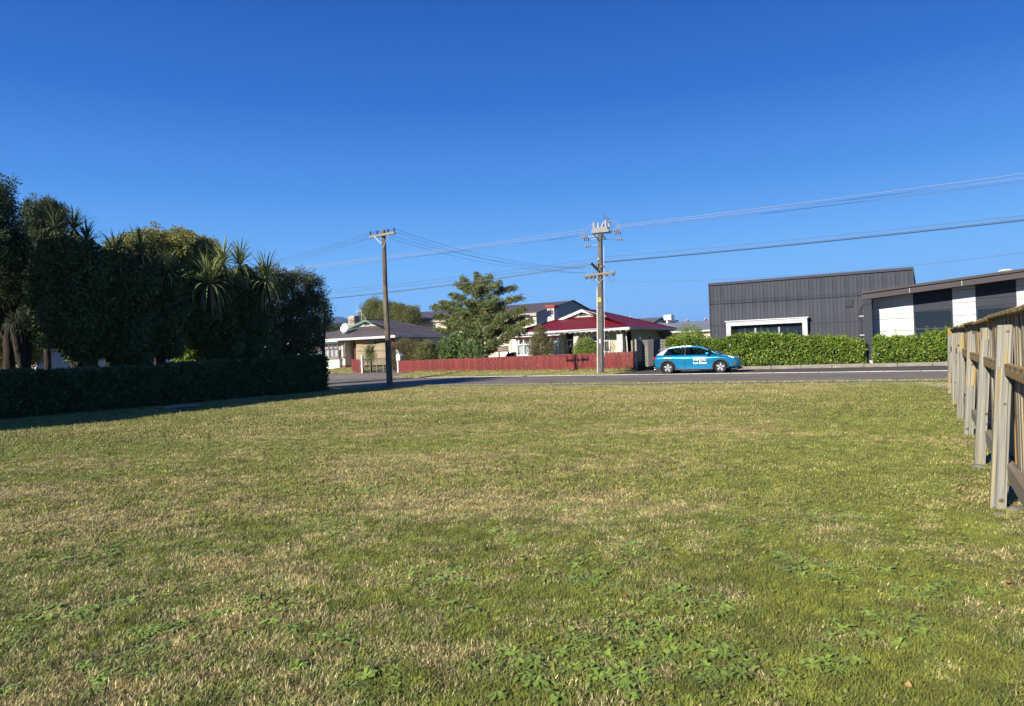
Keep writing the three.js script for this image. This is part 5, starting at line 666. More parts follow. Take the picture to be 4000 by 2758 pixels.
// ------------------------------------------------------------------ plants
function leafClump(n, R0, len, wid, r, { fold = .25, droop = .2, up = 0 } = {}) { // pointed leaves set round a small ball of space
  const P = [], I = [], d = V(0, 0, 0), t = V(0, 0, 0), s = V(0, 0, 0), nn = V(0, 0, 0);
  for (let i = 0; i < n; i++) { d.set(r() - .5, r() - .5, r() - .5).normalize(); const o = d.clone().multiplyScalar(R0 * Math.cbrt(r())); t.set(d.x + (r() - .5), d.y + (r() - .5) - droop + up, d.z + (r() - .5)).normalize(); s.set(r() - .5, r() - .5, r() - .5).cross(t).normalize(); nn.copy(t).cross(s); const L = len * (.7 + r() * .6), w = wid * (.7 + r() * .6), k = P.length / 3; const q = (a, b, c) => P.push(o.x + t.x * L * a + s.x * w * b + nn.x * c * w, o.y + t.y * L * a + s.y * w * b + nn.y * c * w, o.z + t.z * L * a + s.z * w * b + nn.z * c * w);
    q(0, 0, 0); q(.45, -.5, fold); q(.45, .5, fold); q(1, 0, 0); I.push(k, k + 1, k + 3, k, k + 3, k + 2); }
  const g = new THREE.BufferGeometry(); g.setAttribute('position', new THREE.Float32BufferAttribute(P, 3)); g.setIndex(I); const o = g.toNonIndexed(); o.computeVertexNormals(); return o;
}
const leafMat = mat([1, 1, 1], { phys: true, roughness: .95, transmission: .3, thickness: 0, side: 2 }), glossLeaf = mat([1, 1, 1], { roughness: .42, side: 2 }), ivyLeaf = mat([1, 1, 1], { roughness: .62, side: 2 }), barkMat = mat(null, { map: tex(128, 256, (u, v) => { const n = fbm(u * 14, v * 8, 4); return sm([.13, .105, .085], [.26, .225, .185], n); }), bumpMap: tex(128, 128, (u, v) => fbm(u * 16, v * 6, 3), { srgb: false }), bumpScale: .03, roughness: 1 });
const pick = (cols, r, v = .25) => { const c = cols[r() * cols.length | 0], k = 1 - v + r() * 2 * v; return lin(c[0] * k, c[1] * k, c[2] * k); };
const gr = RNG(314);
const clumps = { small: [leafClump(16, .10, .07, .04, gr), leafClump(16, .11, .08, .038, gr)], ivy: [leafClump(15, .12, .085, .075, gr), leafClump(14, .13, .09, .07, gr)], hedge: [leafClump(12, .11, .10, .075, gr, { up: .35, droop: 0 }), leafClump(12, .12, .095, .07, gr, { up: .25, droop: 0 })], cherry: [leafClump(9, .13, .15, .055, gr, { droop: .9 }), leafClump(9, .14, .14, .06, gr, { droop: .8 })], big: [leafClump(10, .16, .17, .12, gr), leafClump(10, .17, .16, .13, gr)], fine: [leafClump(26, .14, .09, .022, gr), leafClump(26, .14, .1, .02, gr)] };
function foliage(root, name, geos, m, pts, cols, r, sc = 1, v = .28) { const L = geos.map(() => []); for (const p of pts) L[r() * geos.length | 0].push({ p: [p[0], p[1], p[2]], r: [r() * 6.28, r() * 6.28, r() * 6.28], s: sc * (.7 + r() * .6) * (p[3] || 1), c: pick(p[4] || cols, r, v) }); geos.forEach((g, k) => inst(name, g, m, L[k], root)); }
function inBlob(c, rad, n, r, shell = .55, noise = .25, out = []) { // points in a lumpy ball, thicker towards its skin
  for (let i = 0; i < n; i++) { const d = V(r() - .5, r() - .5, r() - .5); if (d.lengthSq() < 1e-6) continue; d.normalize(); const k = (shell + (1 - shell) * Math.cbrt(r())) * (1 - noise + noise * 2 * vn(d.x * 2.2 + c[0] * 3 + 9, d.y * 2.2 + d.z * 2.2 + c[2] * 3 + 9)); out.push([c[0] + d.x * rad[0] * k, c[1] + d.y * rad[1] * k, c[2] + d.z * rad[2] * k]); } return out; }
function limb(list, a, b, r0, r1, bend = .1, r = gr) { const A = V(...a), B = V(...b), m = A.clone().lerp(B, .5).add(V((r() - .5), (r() - .2) * .5, (r() - .5)).multiplyScalar(A.distanceTo(B) * bend)); list.push(tube([A, m, B], [r0, r1], 6, false, 6)); }
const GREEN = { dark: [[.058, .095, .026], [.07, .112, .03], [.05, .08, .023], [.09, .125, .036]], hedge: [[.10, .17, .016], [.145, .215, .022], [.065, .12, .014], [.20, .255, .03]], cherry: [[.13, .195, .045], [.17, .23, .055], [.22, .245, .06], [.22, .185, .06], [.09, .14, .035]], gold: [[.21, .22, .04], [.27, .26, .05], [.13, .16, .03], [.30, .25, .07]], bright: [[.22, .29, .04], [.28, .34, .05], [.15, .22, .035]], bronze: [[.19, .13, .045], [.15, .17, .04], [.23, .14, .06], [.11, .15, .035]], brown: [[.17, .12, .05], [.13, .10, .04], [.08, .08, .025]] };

// clipped green hedges in front of the charcoal building
function clippedHedge(label, x0, x1, z0, z1, topF, seed) {
  const r = RNG(seed), H = thing('clipped_hedge', label, 'hedge', [0, 0, 0], null), P = [], area = (x1 - x0);
  const g0 = []; for (let x = x0 + .2; x < x1; x += .3) { const z = lerp(z0, z1, .3 + r() * .4); g0.push(tube([[x, .1, z], [x + (r() - .5) * .2, .7, z + (r() - .5) * .2], [x + (r() - .5) * .4, 1.4, z]], [.025, .012], 5, false, 5)); } part('stems', merge(g0), barkMat, H).userData.kind = 'stuff';
  const put = (x, y, z, s) => { const e = .2 * (vn(x * 1.8 + seed, y * 1.8) - .5) * 2; P.push([x, y, z + e, s]); };
  for (let i = 0; i < area * 165; i++) { const x = rr(x0, x1, r), T = topF(x), y = .22 + r() * (T - .22), f = Math.pow(r(), 2.2); const bulge = .1 * Math.sin(clamp((y - .1) / T) * Math.PI); put(x, y, lerp(z0 + bulge, z1, f * .55), 1); }
  for (let i = 0; i < area * 130; i++) { const x = rr(x0, x1, r), T = topF(x); put(x, T - Math.pow(r(), 2) * .25, rr(z1, z0, r), 1); }
  for (const e of [x0, x1]) for (let i = 0; i < 260; i++) { const y = .2 + r() * (topF(e) - .2); P.push([e + (r() - .5) * .12, y, rr(z1, z0, r), 1]); }
  for (let i = 0; i < area * 15; i++) { const x = rr(x0, x1, r), T = topF(x), h = .12 + r() * r() * .5, z = rr(z1, z0, r); for (let k = 0; k < 4; k++) P.push([x + (r() - .5) * .06, T + h * k / 3, z + (r() - .5) * .06, .6 - k * .09]); }
  foliage(H, 'foliage', clumps.hedge, glossLeaf, P, GREEN.hedge, r, 1, .25);
}
{
  const Z0 = -40.62, Z1 = -41.75, X = px => onZ(px, 1380, Z0).x, tops = (list) => { const q = list.map(([a, b]) => { const p = onZ(a, b, Z0 - .2); return [p.x, p.y]; }); return x => { let k = 0; while (k < q.length - 2 && x > q[k + 1][0]) k++; return lerp(q[k][1], q[k + 1][1], clamp((x - q[k][0]) / (q[k + 1][0] - q[k][0]))) - .1 + .2 * (vn(x * 1.3, 3) - .5) + .14 * (vn(x * 4, 8) - .5); }; };
  clippedHedge('long clipped glossy green hedge between the blue car and the grey fin wall', X(2610), X(3364), Z0, Z1, tops([[2600, 1330], [2680, 1318], [2800, 1322], [2900, 1310], [3000, 1303], [3080, 1300], [3150, 1312], [3250, 1320], [3330, 1318], [3380, 1322]]), 501);
  clippedHedge('clipped glossy green hedge in front of the white panels beyond the fin wall', X(3424), X(3980), Z0, Z1, tops([[3405, 1318], [3500, 1322], [3600, 1318], [3660, 1296], [3700, 1288], [3760, 1290], [4000, 1300]]), 502);
  const r = RNG(12), c = onZ(2700, 1318, -43.6), B = thing('rounded_bush', 'loose pale green bush rising behind the long clipped hedge', 'bush', [c.x, .1, -43.6]), P = inBlob([0, 1.35, 0], [1.15, 1.15, .8], 900, r, .4, .35); const st = []; for (let i = 0; i < 5; i++) limb(st, [(r() - .5) * .3, 0, 0], [(r() - .5) * 1.4, 1.8, (r() - .5) * .6], .03, .012); part('stems', merge(st), barkMat, B); for (let i = 0; i < 60; i++) P.push([(r() - .5) * 1.9, 2.2 + r() * .55, (r() - .5) * .8, .55]); foliage(B, 'crown', clumps.small, leafMat, P, GREEN.bright, r, 1);
}
// dark ivy hedge beside the lawn
{
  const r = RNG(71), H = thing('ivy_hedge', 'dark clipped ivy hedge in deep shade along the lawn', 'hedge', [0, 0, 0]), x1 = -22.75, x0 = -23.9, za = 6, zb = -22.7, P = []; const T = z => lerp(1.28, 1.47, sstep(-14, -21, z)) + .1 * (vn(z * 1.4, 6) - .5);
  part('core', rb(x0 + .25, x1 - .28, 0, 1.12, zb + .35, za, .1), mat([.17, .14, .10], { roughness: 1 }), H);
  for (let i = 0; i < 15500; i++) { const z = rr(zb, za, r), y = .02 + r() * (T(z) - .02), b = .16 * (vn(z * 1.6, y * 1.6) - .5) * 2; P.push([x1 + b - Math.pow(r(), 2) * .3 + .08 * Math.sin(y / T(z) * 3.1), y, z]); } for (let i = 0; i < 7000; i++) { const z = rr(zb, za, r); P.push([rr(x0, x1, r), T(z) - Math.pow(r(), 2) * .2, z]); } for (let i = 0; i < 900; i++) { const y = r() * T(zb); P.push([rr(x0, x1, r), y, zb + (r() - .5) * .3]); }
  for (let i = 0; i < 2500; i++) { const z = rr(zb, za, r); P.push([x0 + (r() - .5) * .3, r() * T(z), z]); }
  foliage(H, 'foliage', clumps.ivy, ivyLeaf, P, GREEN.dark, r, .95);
  const L = onY(640, 1598, .05), lg = part('fallen_log', tube([[0, 0, 0], [.5, .03, .1], [1.05, .01, .1]], [.06, .045], 8, false, 10), postMats[1]); lg.position.set(L.x, .07, L.z); lg.rotation.y = 1.3; tag(lg, 'pale short piece of timber lying at the foot of the ivy hedge', 'log');
}
// cabbage trees wrapped in ivy
function swordHead(n, len, wid, r, skirt = .35) { const P = [], I = []; for (let i = 0; i < n; i++) { const low = r() < skirt, el = low ? rr(-1.2, .1, r) : rr(.0, 1.5, r), az = r() * 6.283, L = len * (.7 + r() * .5), w = wid * (.7 + r() * .5), g = (low ? .75 : .35) * (.5 + r()), N = 4; let x = 0, y = 0, z = 0, e = el; const sx = -Math.sin(az), sz = Math.cos(az), k0 = P.length / 3; for (let j = 0; j <= N; j++) { const ww = w * (j === 0 ? .6 : j === N ? .05 : 1 - j * .15) / 2; P.push(x - sx * ww, y, z - sz * ww, x + sx * ww, y, z + sz * ww); const st = L / N; x += Math.cos(az) * Math.cos(e) * st; z += Math.sin(az) * Math.cos(e) * st; y += Math.sin(e) * st; e = Math.max(-1.5, e - g * (.35 + j * .25)); if (j < N) { const a = k0 + j * 2; I.push(a, a + 1, a + 2, a + 2, a + 1, a + 3); } } }
  const g = new THREE.BufferGeometry(); g.setAttribute('position', new THREE.Float32BufferAttribute(P, 3)); g.setIndex(I); const o = g.toNonIndexed(); o.computeVertexNormals(); return o; }
const heads = [0, 1, 2].map(i => swordHead(110, .85, .05, RNG(900 + i))), swordMats = [mat([.20, .24, .06], { phys: true, roughness: .9, transmission: .25, thickness: 0, side: 2 }), mat([.28, .31, .08], { phys: true, roughness: .9, transmission: .25, thickness: 0, side: 2 }), mat([.07, .095, .03], { phys: true, roughness: .9, transmission: .25, thickness: 0, side: 2 })], skirtGeo = swordHead(34, .8, .045, RNG(950), 1), skirtMat = mat([.15, .11, .07], { roughness: 1, side: 2 });  // two greens for sunlit heads; the third paints shade into the leaves
function cabbage(label, X, px, baseY, hs, ivy, seed, lit = true) { // hs: head pixels; the trunk stands where px meets the hedge line
  const r = RNG(seed), b = onX(px, 1480, X), R0 = thing('cabbage_tree', label, 'tree', [X, 0, b.z]), tr = []; const loc = (a, c, dx = 0) => { const p = onX(a, c, X + dx); return [p.x - X, p.y, p.z - b.z]; };
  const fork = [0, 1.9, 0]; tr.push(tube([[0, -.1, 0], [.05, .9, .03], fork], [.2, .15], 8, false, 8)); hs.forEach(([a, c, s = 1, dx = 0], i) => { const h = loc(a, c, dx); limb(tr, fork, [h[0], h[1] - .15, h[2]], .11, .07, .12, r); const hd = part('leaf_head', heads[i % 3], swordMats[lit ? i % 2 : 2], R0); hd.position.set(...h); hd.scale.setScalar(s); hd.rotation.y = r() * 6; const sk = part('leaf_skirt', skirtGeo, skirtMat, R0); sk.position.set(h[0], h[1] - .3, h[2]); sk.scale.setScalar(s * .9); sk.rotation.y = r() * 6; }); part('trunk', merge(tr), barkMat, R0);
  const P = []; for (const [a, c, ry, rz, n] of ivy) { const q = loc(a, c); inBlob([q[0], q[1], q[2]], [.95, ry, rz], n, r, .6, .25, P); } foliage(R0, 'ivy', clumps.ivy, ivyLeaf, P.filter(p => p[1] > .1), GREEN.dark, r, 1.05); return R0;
}
cabbage('tall ivy smothered cabbage tree with spiky heads beside the high dark crown', -24.2, 300, 0, [[215, 890, 1], [165, 860, .75, -.6], [290, 895, 1, -.3], [340, 945, 1, -.3]], [[270, 1080, 1.3, 1.2, 2300], [335, 1260, 1.25, .95, 2100], [240, 1210, 1.3, .8, 1400], [390, 1110, 1.0, 1.0, 1300]], 1, false);
cabbage('ivy smothered cabbage tree with drooping leaf skirts, second in the row', -24.1, 480, 0, [[455, 1010, 1.2, .3], [548, 990, 1.2, .3]], [[470, 1140, 1.1, 1.2, 2000], [500, 1290, 1.2, 1.0, 2000], [550, 1160, 1.1, 1.1, 1500], [430, 1060, .8, .8, 800], [500, 1400, .5, .35, 400]], 2, false);
cabbage('ivy smothered cabbage tree before the golden topped tree, third in the row', -24.1, 630, 0, [[648, 1065, 1.2, .5]], [[620, 1210, 1.2, 1.15, 2100], [650, 1110, .8, .8, 900], [640, 1330, .6, .4, 500]], 3);
cabbage('ivy smothered cabbage tree with two large sunlit heads, fourth in the row', -24.0, 850, 0, [[815, 1110, 1.6, .9], [872, 1028, 1.3, .5]], [[800, 1240, 1.0, 1.15, 1900], [860, 1130, .8, .8, 900], [860, 1350, .9, .6, 1200]], 4);
cabbage('ivy smothered cabbage tree with sunlit heads, last before the broadleaf tree', -23.9, 980, 0, [[1040, 1102, 1.6, .9], [938, 1035, 1.3, .5]], [[960, 1230, 1.0, 1.0, 1700], [985, 1350, 1.0, 1.1, 1700], [940, 1130, .8, .8, 900]], 5);
// the row goes on beside the lawn behind the viewer's shoulder and keeps the hedge in shade
{
  const r = RNG(606), spot = [[-24.0, -6.2, 7.9], [-23.8, -1.6, 8.0], [-23.5, 3.2, 8.4], [-23.4, 8.2, 9.0], [-23.4, 13.4, 8.8]]; spot.forEach(([x, z, h], i) => { const T = thing('ivy_tree', ['ivy covered tree next to the tall dark crown along the hedge', 'ivy covered tree second from the tall dark crown along the hedge', 'ivy covered tree standing behind a break in the hedge line', 'ivy covered tree with the widest crown of the row', 'ivy covered tree last of the row away from the road'][i], 'tree', [x, 0, z]), tr = [tube([[0, -.1, 0], [.05, h * .4, .03], [0, h * .8, 0]], [.22, .1], 8, false, 8)]; part('trunk', merge(tr), barkMat, T); const P = []; inBlob([0, h * .38, 0], [1.2, h * .36, 2.4], 2600, r, .6, .2, P); inBlob([0, h * .75, 0], [1.35, h * .27, 2.7], 2800, r, .5, .25, P); foliage(T, 'ivy', clumps.ivy, ivyLeaf, P, GREEN.dark, r, 1.5); });
}
{ // loose mixed trees around them
  const make = (name, label, X, px, blobs, cols, geos, seed, { m = leafMat, sc = 1, tr0 = .16, trunkTop = 2, shell = .35 } = {}) => { const r = RNG(seed), b = onX(px, 1480, X), T = thing(name, label, 'tree', [X, 0, b.z]), P = [], tr = [tube([[0, -.1, 0], [.06, trunkTop * .5, .05], [0, trunkTop, 0]], [tr0, tr0 * .7], 8, false, 8)]; for (const [a, c, rx, ry, rz, n, dx = 0] of blobs) { const p = onX(a, c, X + dx), q = [p.x - X, p.y, p.z - b.z]; inBlob(q, [rx, ry, rz], n, r, shell, .3, P); limb(tr, [0, trunkTop * (.7 + r() * .3), 0], q, tr0 * .5, .02, .15, r); for (let k = 0; k < 3; k++) limb(tr, q, [q[0] + (r() - .5) * rx * 1.6, q[1] + (r() - .3) * ry * 1.2, q[2] + (r() - .5) * rz * 1.6], .03, .008, .2, r); } part('trunk', merge(tr), barkMat, T); foliage(T, 'crown', geos, m, P, cols, r, sc); return T; };
  make('broadleaf_tree', 'dark leafy broadleaf tree overhanging the road end of the ivy hedge', -24.6, 1110, [[1060, 1180, 1.0, 1.1, .9, 520], [1150, 1150, 1.1, 1.1, 1.0, 620], [1200, 1130, .9, .9, .9, 420], [1230, 1220, .9, .9, .8, 480], [1130, 1260, 1.2, 1.0, 1.1, 720], [1190, 1310, 1.0, .8, .8, 480], [1090, 1330, 1.0, .9, .8, 430], [1110, 1100, .7, .6, .6, 220], [1040, 1090, .7, .7, .7, 260], [1215, 1360, .6, .5, .5, 160], [1160, 1390, .8, .5, .7, 240]], [[.05, .075, .02], [.07, .095, .025], [.11, .13, .03], [.15, .14, .04], [.035, .055, .015]], clumps.small, 21, { sc: .95 });  // brighter yellowish tones paint sunlit leaves into the crown
  make('broadleaf_tree', 'tall dark crowned tree at the far end of the ivy hedge', -26.0, 40, [[-110, 800, 1.3, 1.2, 1.4, 800], [-20, 870, .8, .9, .8, 460], [-50, 950, 1.1, 1.0, 1.2, 480], [40, 970, .6, .7, .6, 240], [50, 1060, .9, .8, .8, 240], [-170, 1000, 1.5, 1.5, 1.5, 600], [-50, 760, .6, .5, .6, 220], [110, 1120, .6, .6, .6, 150], [-40, 1130, 1.1, .6, .9, 160]], GREEN.dark, clumps.small, 22, { sc: .95, trunkTop: 3.2, tr0: .2, shell: .3 });
  make('golden_tree', 'bushy tree with yellow green sunlit top behind the cabbage trees', -27.2, 620, [[560, 1010, 1.3, 1.0, 1.4, 1000], [660, 1000, 1.4, 1.1, 1.3, 1200], [760, 1020, 1.2, 1.0, 1.1, 1000], [490, 1030, 1.0, .9, 1.0, 700], [620, 1130, 1.5, 1.2, 1.6, 800], [740, 1140, 1.4, 1.1, 1.3, 700], [690, 950, .8, .6, .8, 420], [600, 960, .8, .6, .8, 380], [540, 955, .7, .5, .7, 300], [800, 970, .6, .5, .6, 250]], GREEN.gold, clumps.small, 23, { sc: 1.15, trunkTop: 3 });
  make('pine_tree', 'soft needled pine top showing above the ivy and cabbage heads', -33, 190, [[125, 850, .35, .75, .35, 150], [190, 835, .35, .65, .35, 150], [225, 865, .35, .7, .35, 150], [170, 950, .9, .7, .9, 260], [40, 1110, 1.5, .6, 1.2, 420], [80, 1200, 1.4, .6, 1.2, 380], [10, 1020, 1.0, .5, 1.0, 240]], [[.09, .12, .03], [.12, .14, .04], [.07, .10, .03]], clumps.fine, 24, { sc: 1.5, trunkTop: 5 });
  make('cabbage_shrub_tree', 'yellow green bush seen in the gap past the tall dark tree', -36, 20, [[20, 1330, 1.4, 1.0, 1.4, 700], [60, 1390, 1.2, .7, 1.2, 500], [-60, 1350, 1.5, 1.1, 1.5, 500]], GREEN.gold, clumps.small, 25, { sc: 1.3, trunkTop: 1 });
  make('garden_tree', 'small leafy sapling caught by sun between two ivy trunks', -27, 735, [[725, 1330, .5, .9, .6, 330], [745, 1400, .5, .7, .6, 280]], GREEN.bright, clumps.big, 26, { sc: .8, trunkTop: .8, tr0: .05 });
  // forked yucca by the tall tree
  { const b = onX(95, 1420, -24.9), r = RNG(31), Y = thing('forked_yucca', 'dark forked yucca with spiky heads at the foot of the tall tree', 'plant', [-24.9, 0, b.z]), tr = [tube([[0, 0, 0], [0, .8, 0], [.02, 1.3, .05]], [.16, .14], 8, false, 6)]; for (const [a, c] of [[50, 1262], [105, 1255], [80, 1290]]) { const p = onX(a, c, -24.9), q = [0, p.y, p.z - b.z]; limb(tr, [0, 1.2, 0], q, .13, .1, .1, r); const h = part('leaf_head', heads[0], swordMats[2], Y); h.position.set(...q); h.scale.setScalar(.55); h.rotation.y = r() * 6; } part('trunk', merge(tr), barkMat, Y); }  // heads use the leaf green darkened for shade
  // small cabbage tree showing past the broadleaf crown
  { const b = onX(1262, 1340, -30), r = RNG(32), Y = thing('cabbage_tree', 'slim cabbage tree with a sunlit head past the broadleaf crown', 'tree', [-30, 0, b.z]), tr = [tube([[0, 0, 0], [.02, 1.2, 0], [0, 2, 0]], [.13, .1], 8, false, 6)]; for (const [a, c, s] of [[1268, 1208, .8], [1235, 1250, .85], [1190, 1235, .8], [1240, 1290, .7]]) { const p = onX(a, c, -30), q = [0, p.y, p.z - b.z]; limb(tr, [0, 1.9, 0], q, .09, .06, .1, r); const h = part('leaf_head', heads[1], swordMats[1], Y); h.position.set(...q); h.scale.setScalar(s); h.rotation.y = r() * 6; } part('trunk', merge(tr), barkMat, Y); }
  // neighbours' things seen under the trees
  { const F = thing('boundary_fence', 'low sunlit timber fence glimpsed under the dark trees', 'fence', [0, 0, 0]), r = RNG(44); for (let z = -6; z > -21; z -= .156) { const o = part('paling', rb(0, .02, 0, .95 + r() * .03, -.15, 0, .004), palMats[r() * 4 | 0], F); o.position.set(-32, 0, z); } boxPart('rail', [-31.975, -31.93, .7, .78, -21, -6], palMats[0], F);
    const S = thing('garden_shed', 'pale grey corrugated shed glimpsed under the dark trees', 'shed', [0, 0, 0]); boxPart('wall', [-41, -37, 0, 2.2, -15.5, -9.5], mat([.42, .44, .47], { bumpMap: ribBump, bumpScale: .04, roughness: .6 }), S); part('roof', quadGeo([[[-36.7, 2.2, -9.2], [-36.7, 2.2, -15.8], [-39, 2.9, -15.8], [-39, 2.9, -9.2]], [[-41.3, 2.2, -15.8], [-41.3, 2.2, -9.2], [-39, 2.9, -9.2], [-39, 2.9, -15.8]]]), greyRoof, S);
    const N = thing('cottage', 'white walled cottage glimpsed between the ivy trunks', 'house', [0, 0, 0]); boxPart('wall', [-46, -39, 0, 2.6, -29, -19], white, N); part('roof', quadGeo([[[-38.6, 2.6, -18.6], [-38.6, 2.6, -29.4], [-42.5, 4.2, -27], [-42.5, 4.2, -21]], [[-46.4, 2.6, -18.6], [-38.6, 2.6, -18.6], [-42.5, 4.2, -21]], [[-46.4, 2.6, -29.4], [-46.4, 2.6, -18.6], [-42.5, 4.2, -21], [-42.5, 4.2, -27]], [[-38.6, 2.6, -29.4], [-46.4, 2.6, -29.4], [-42.5, 4.2, -27]]]), brownRoof, N); for (const z of [-21.5, -25.5]) { const w = boxPart('window', [-38.99, -38.94, 1, 2.1, z - .6, z + .6], offWhite, N); boxPart('pane', [-38.938, -38.93, 1.06, 2.04, z - .54, z + .54], glassDark, w); } }
}
// ------------------------------------------------------------------ garden plants across the road
{
  const Zt = -45.4, b = onZ(1893, 1400, Zt), r = RNG(81), T = thing('cherry_tree', 'open layered cherry tree with drooping leaves standing behind the red fence', 'tree', [b.x, gy(b.x, Zt) - .05, Zt]), y0 = gy(b.x, Zt) - .05, tr = [], P = [], loc = (a, c, dz = 0) => { const p = onZ(a, c, Zt + dz); return [p.x - b.x, p.y - y0, dz]; };
  const trunk = [[0, 0, 0], [-.12, 1.0, 0], [-.1, 1.8, 0], loc(1865, 1240), loc(1862, 1150), loc(1868, 1065)]; tr.push(tube(trunk, [.14, .02], 8, false, 24));
  const br = [[1690, 1195, .3], [1700, 1235, -.4], [1725, 1182, -.8], [1770, 1150, .6], [1790, 1110, -.3], [1815, 1085, .3], [1715, 1285, .8], [1745, 1265, .9], [1790, 1320, 1.0], [1860, 1070, .1], [1905, 1075, -.3], [1950, 1105, .5], [2000, 1120, -.6], [2030, 1160, .3], [2055, 1205, .6], [2045, 1240, -.8], [2075, 1252, .4], [2040, 1285, 1.0], [1985, 1310, .9], [1930, 1330, 1.1], [1850, 1300, 1.2], [1940, 1170, 1.2], [1830, 1180, 1.3], [1890, 1230, 1.3], [1980, 1230, 1.2], [1800, 1220, 1.2], [1870, 1120, .9], [1920, 1270, 1.4], [1760, 1210, -1.2], [1960, 1200, -1.3], [1880, 1180, -1.3], [1830, 1260, -1.2], [2000, 1260, -1.2]];
  const tc = new THREE.CatmullRomCurve3(trunk.map(p => V(...p)));
  for (const [a, c, dz0] of br) { const dz = dz0 * .8 - .1, e = loc(a, c, dz), s0 = clamp((e[1] - 1.7) / 5.4, .1, .86) * .84, st = tc.getPointAt(clamp(s0)), E = V(...e), mid = st.clone().lerp(E, .55).add(V(0, .2, 0)), cv = new THREE.CatmullRomCurve3([st, mid, E]), L = st.distanceTo(E); tr.push(tube([st, mid, E], [.028, .007], 5, false, 8));
    const nt = 7 + L * 5.5 | 0; for (let k = 0; k < nt; k++) { const t = .25 + .75 * (k + r()) / nt, p = cv.getPoint(clamp(t)), d = V(E.x - st.x, 0, E.z - st.z).normalize(), q = p.clone().add(V(d.x * .25 + (r() - .5) * .75, (r() - .45) * .42, d.z * .25 + (r() - .5) * .75).multiplyScalar(1.15 - .45 * t)); tr.push(tube([p, p.clone().lerp(q, .5).add(V(0, .05, 0)), q], [.009, .003], 4, false, 3)); for (let u = 0; u < 9; u++) { const w = p.clone().lerp(q, .25 + .8 * r()); P.push([w.x + (r() - .5) * .12, w.y - .05 + (r() - .5) * .1, w.z + (r() - .5) * .12, .75 + .35 * r()]); } } }
  for (const [a, c, rx, ry, rz, n] of [[1868, 1130, .7, .8, .6, 120], [1870, 1200, 1.3, .9, .9, 330], [1880, 1270, 1.9, 1.0, 1.0, 460], [1800, 1260, 1.2, .8, .8, 200], [1960, 1255, 1.3, .9, .8, 220], [1890, 1340, 1.5, .7, .8, 260]]) inBlob(loc(a, c), [rx, ry, rz], n, r, .3, .35, P);
  part('trunk', merge(tr), barkMat, T); foliage(T, 'crown', clumps.cherry, leafMat, P, GREEN.cherry, r, 1.0, .3);
  const shrub = (name, label, px, py, z, blobs, cols, geos, seed, { m = leafMat, sc = 1, n0 = 4 } = {}) => { const q = RNG(seed), c = onZ(px, py, z), y = gy(c.x, z), S = thing(name, label, 'shrub', [c.x, y - .03, z]), pts = [], st = []; for (const [a, e, rx, ry, rz, n] of blobs) { const p = onZ(a, e, z), o = [p.x - c.x, p.y - y, 0]; inBlob(o, [rx, ry, rz], n, q, .45, .25, pts); for (let k = 0; k < n0; k++) limb(st, [(q() - .5) * .12, 0, (q() - .5) * .12], [o[0] + (q() - .5) * rx, o[1] + (q() - .4) * ry, (q() - .5) * rz], .028, .01, .1, q); } part('stems', merge(st), barkMat, S); foliage(S, 'foliage', geos, m, pts.filter(p => p[1] > .05), cols, q, sc); return S; };
  shrub('round_shrub', 'rounded dark green shrub with yellow tips behind the letter box fence end', 1668, 1420, -42.6, [[1668, 1372, .82, .78, .75, 620], [1650, 1398, .6, .5, .6, 220]], [[.13, .16, .035], [.20, .20, .05], [.09, .13, .03], [.26, .23, .06]], clumps.small, 201);
  shrub('broad_leaf_shrub', 'large leaved bright green shrub between the round shrub and the cherry tree', 1765, 1420, -42.9, [[1755, 1365, .75, .9, .7, 320], [1790, 1335, .6, .6, .6, 200], [1835, 1370, .7, .75, .6, 260], [1870, 1385, .5, .55, .5, 150]], [[.17, .25, .05], [.12, .19, .04], [.08, .13, .03], [.22, .28, .08]], clumps.big, 202);
  shrub('hebe_hedge', 'brown tipped feathery hedge beside the driveway gate', 1575, 1425, -43.4, [[1545, 1385, .6, .9, .7, 560], [1585, 1370, .9, .95, .8, 760], [1625, 1375, .7, .8, .7, 460], [1560, 1430, .5, .5, .6, 200], [1710, 1380, .5, .7, .5, 240]], [[.17, .13, .04], [.10, .11, .03], [.25, .18, .08], [.07, .085, .03]], clumps.fine, 203, { sc: 1.1 });
  shrub('bronze_shrub', 'upright bronze and green shrub before the bay window of the red roofed house', 2112, 1400, -43.2, [[2112, 1345, .78, .85, .7, 620], [2110, 1300, .42, .6, .4, 240], [2085, 1365, .45, .5, .45, 180], [2140, 1355, .5, .55, .5, 200]], GREEN.bronze, clumps.small, 204, { sc: .85 });
  shrub('lime_shrub', 'bright lime green rounded shrub by the porch of the red roofed house', 2290, 1395, -43, [[2290, 1352, .72, .6, .65, 560], [2265, 1368, .5, .4, .5, 200], [2315, 1365, .45, .45, .5, 200]], GREEN.bright, clumps.small, 205, { sc: .85 });
  shrub('hydrangea', 'low green leafy plant at the fence corner by the plank wall', 2500, 1450, -41.9, [[2500, 1437, .3, .3, .25, 60]], [[.07, .11, .03], [.05, .08, .02]], clumps.big, 206, { sc: .7, n0: 2 });
  shrub('marigold_patch', 'small leafy weeds with yellow flowers at the fence foot', 2455, 1446, -40.75, [[2455, 1441, .3, .22, .15, 50], [2425, 1443, .25, .12, .12, 26]], [[.12, .16, .03], [.30, .18, .02], [.09, .12, .03]], clumps.small, 207, { sc: .55, n0: 2 });
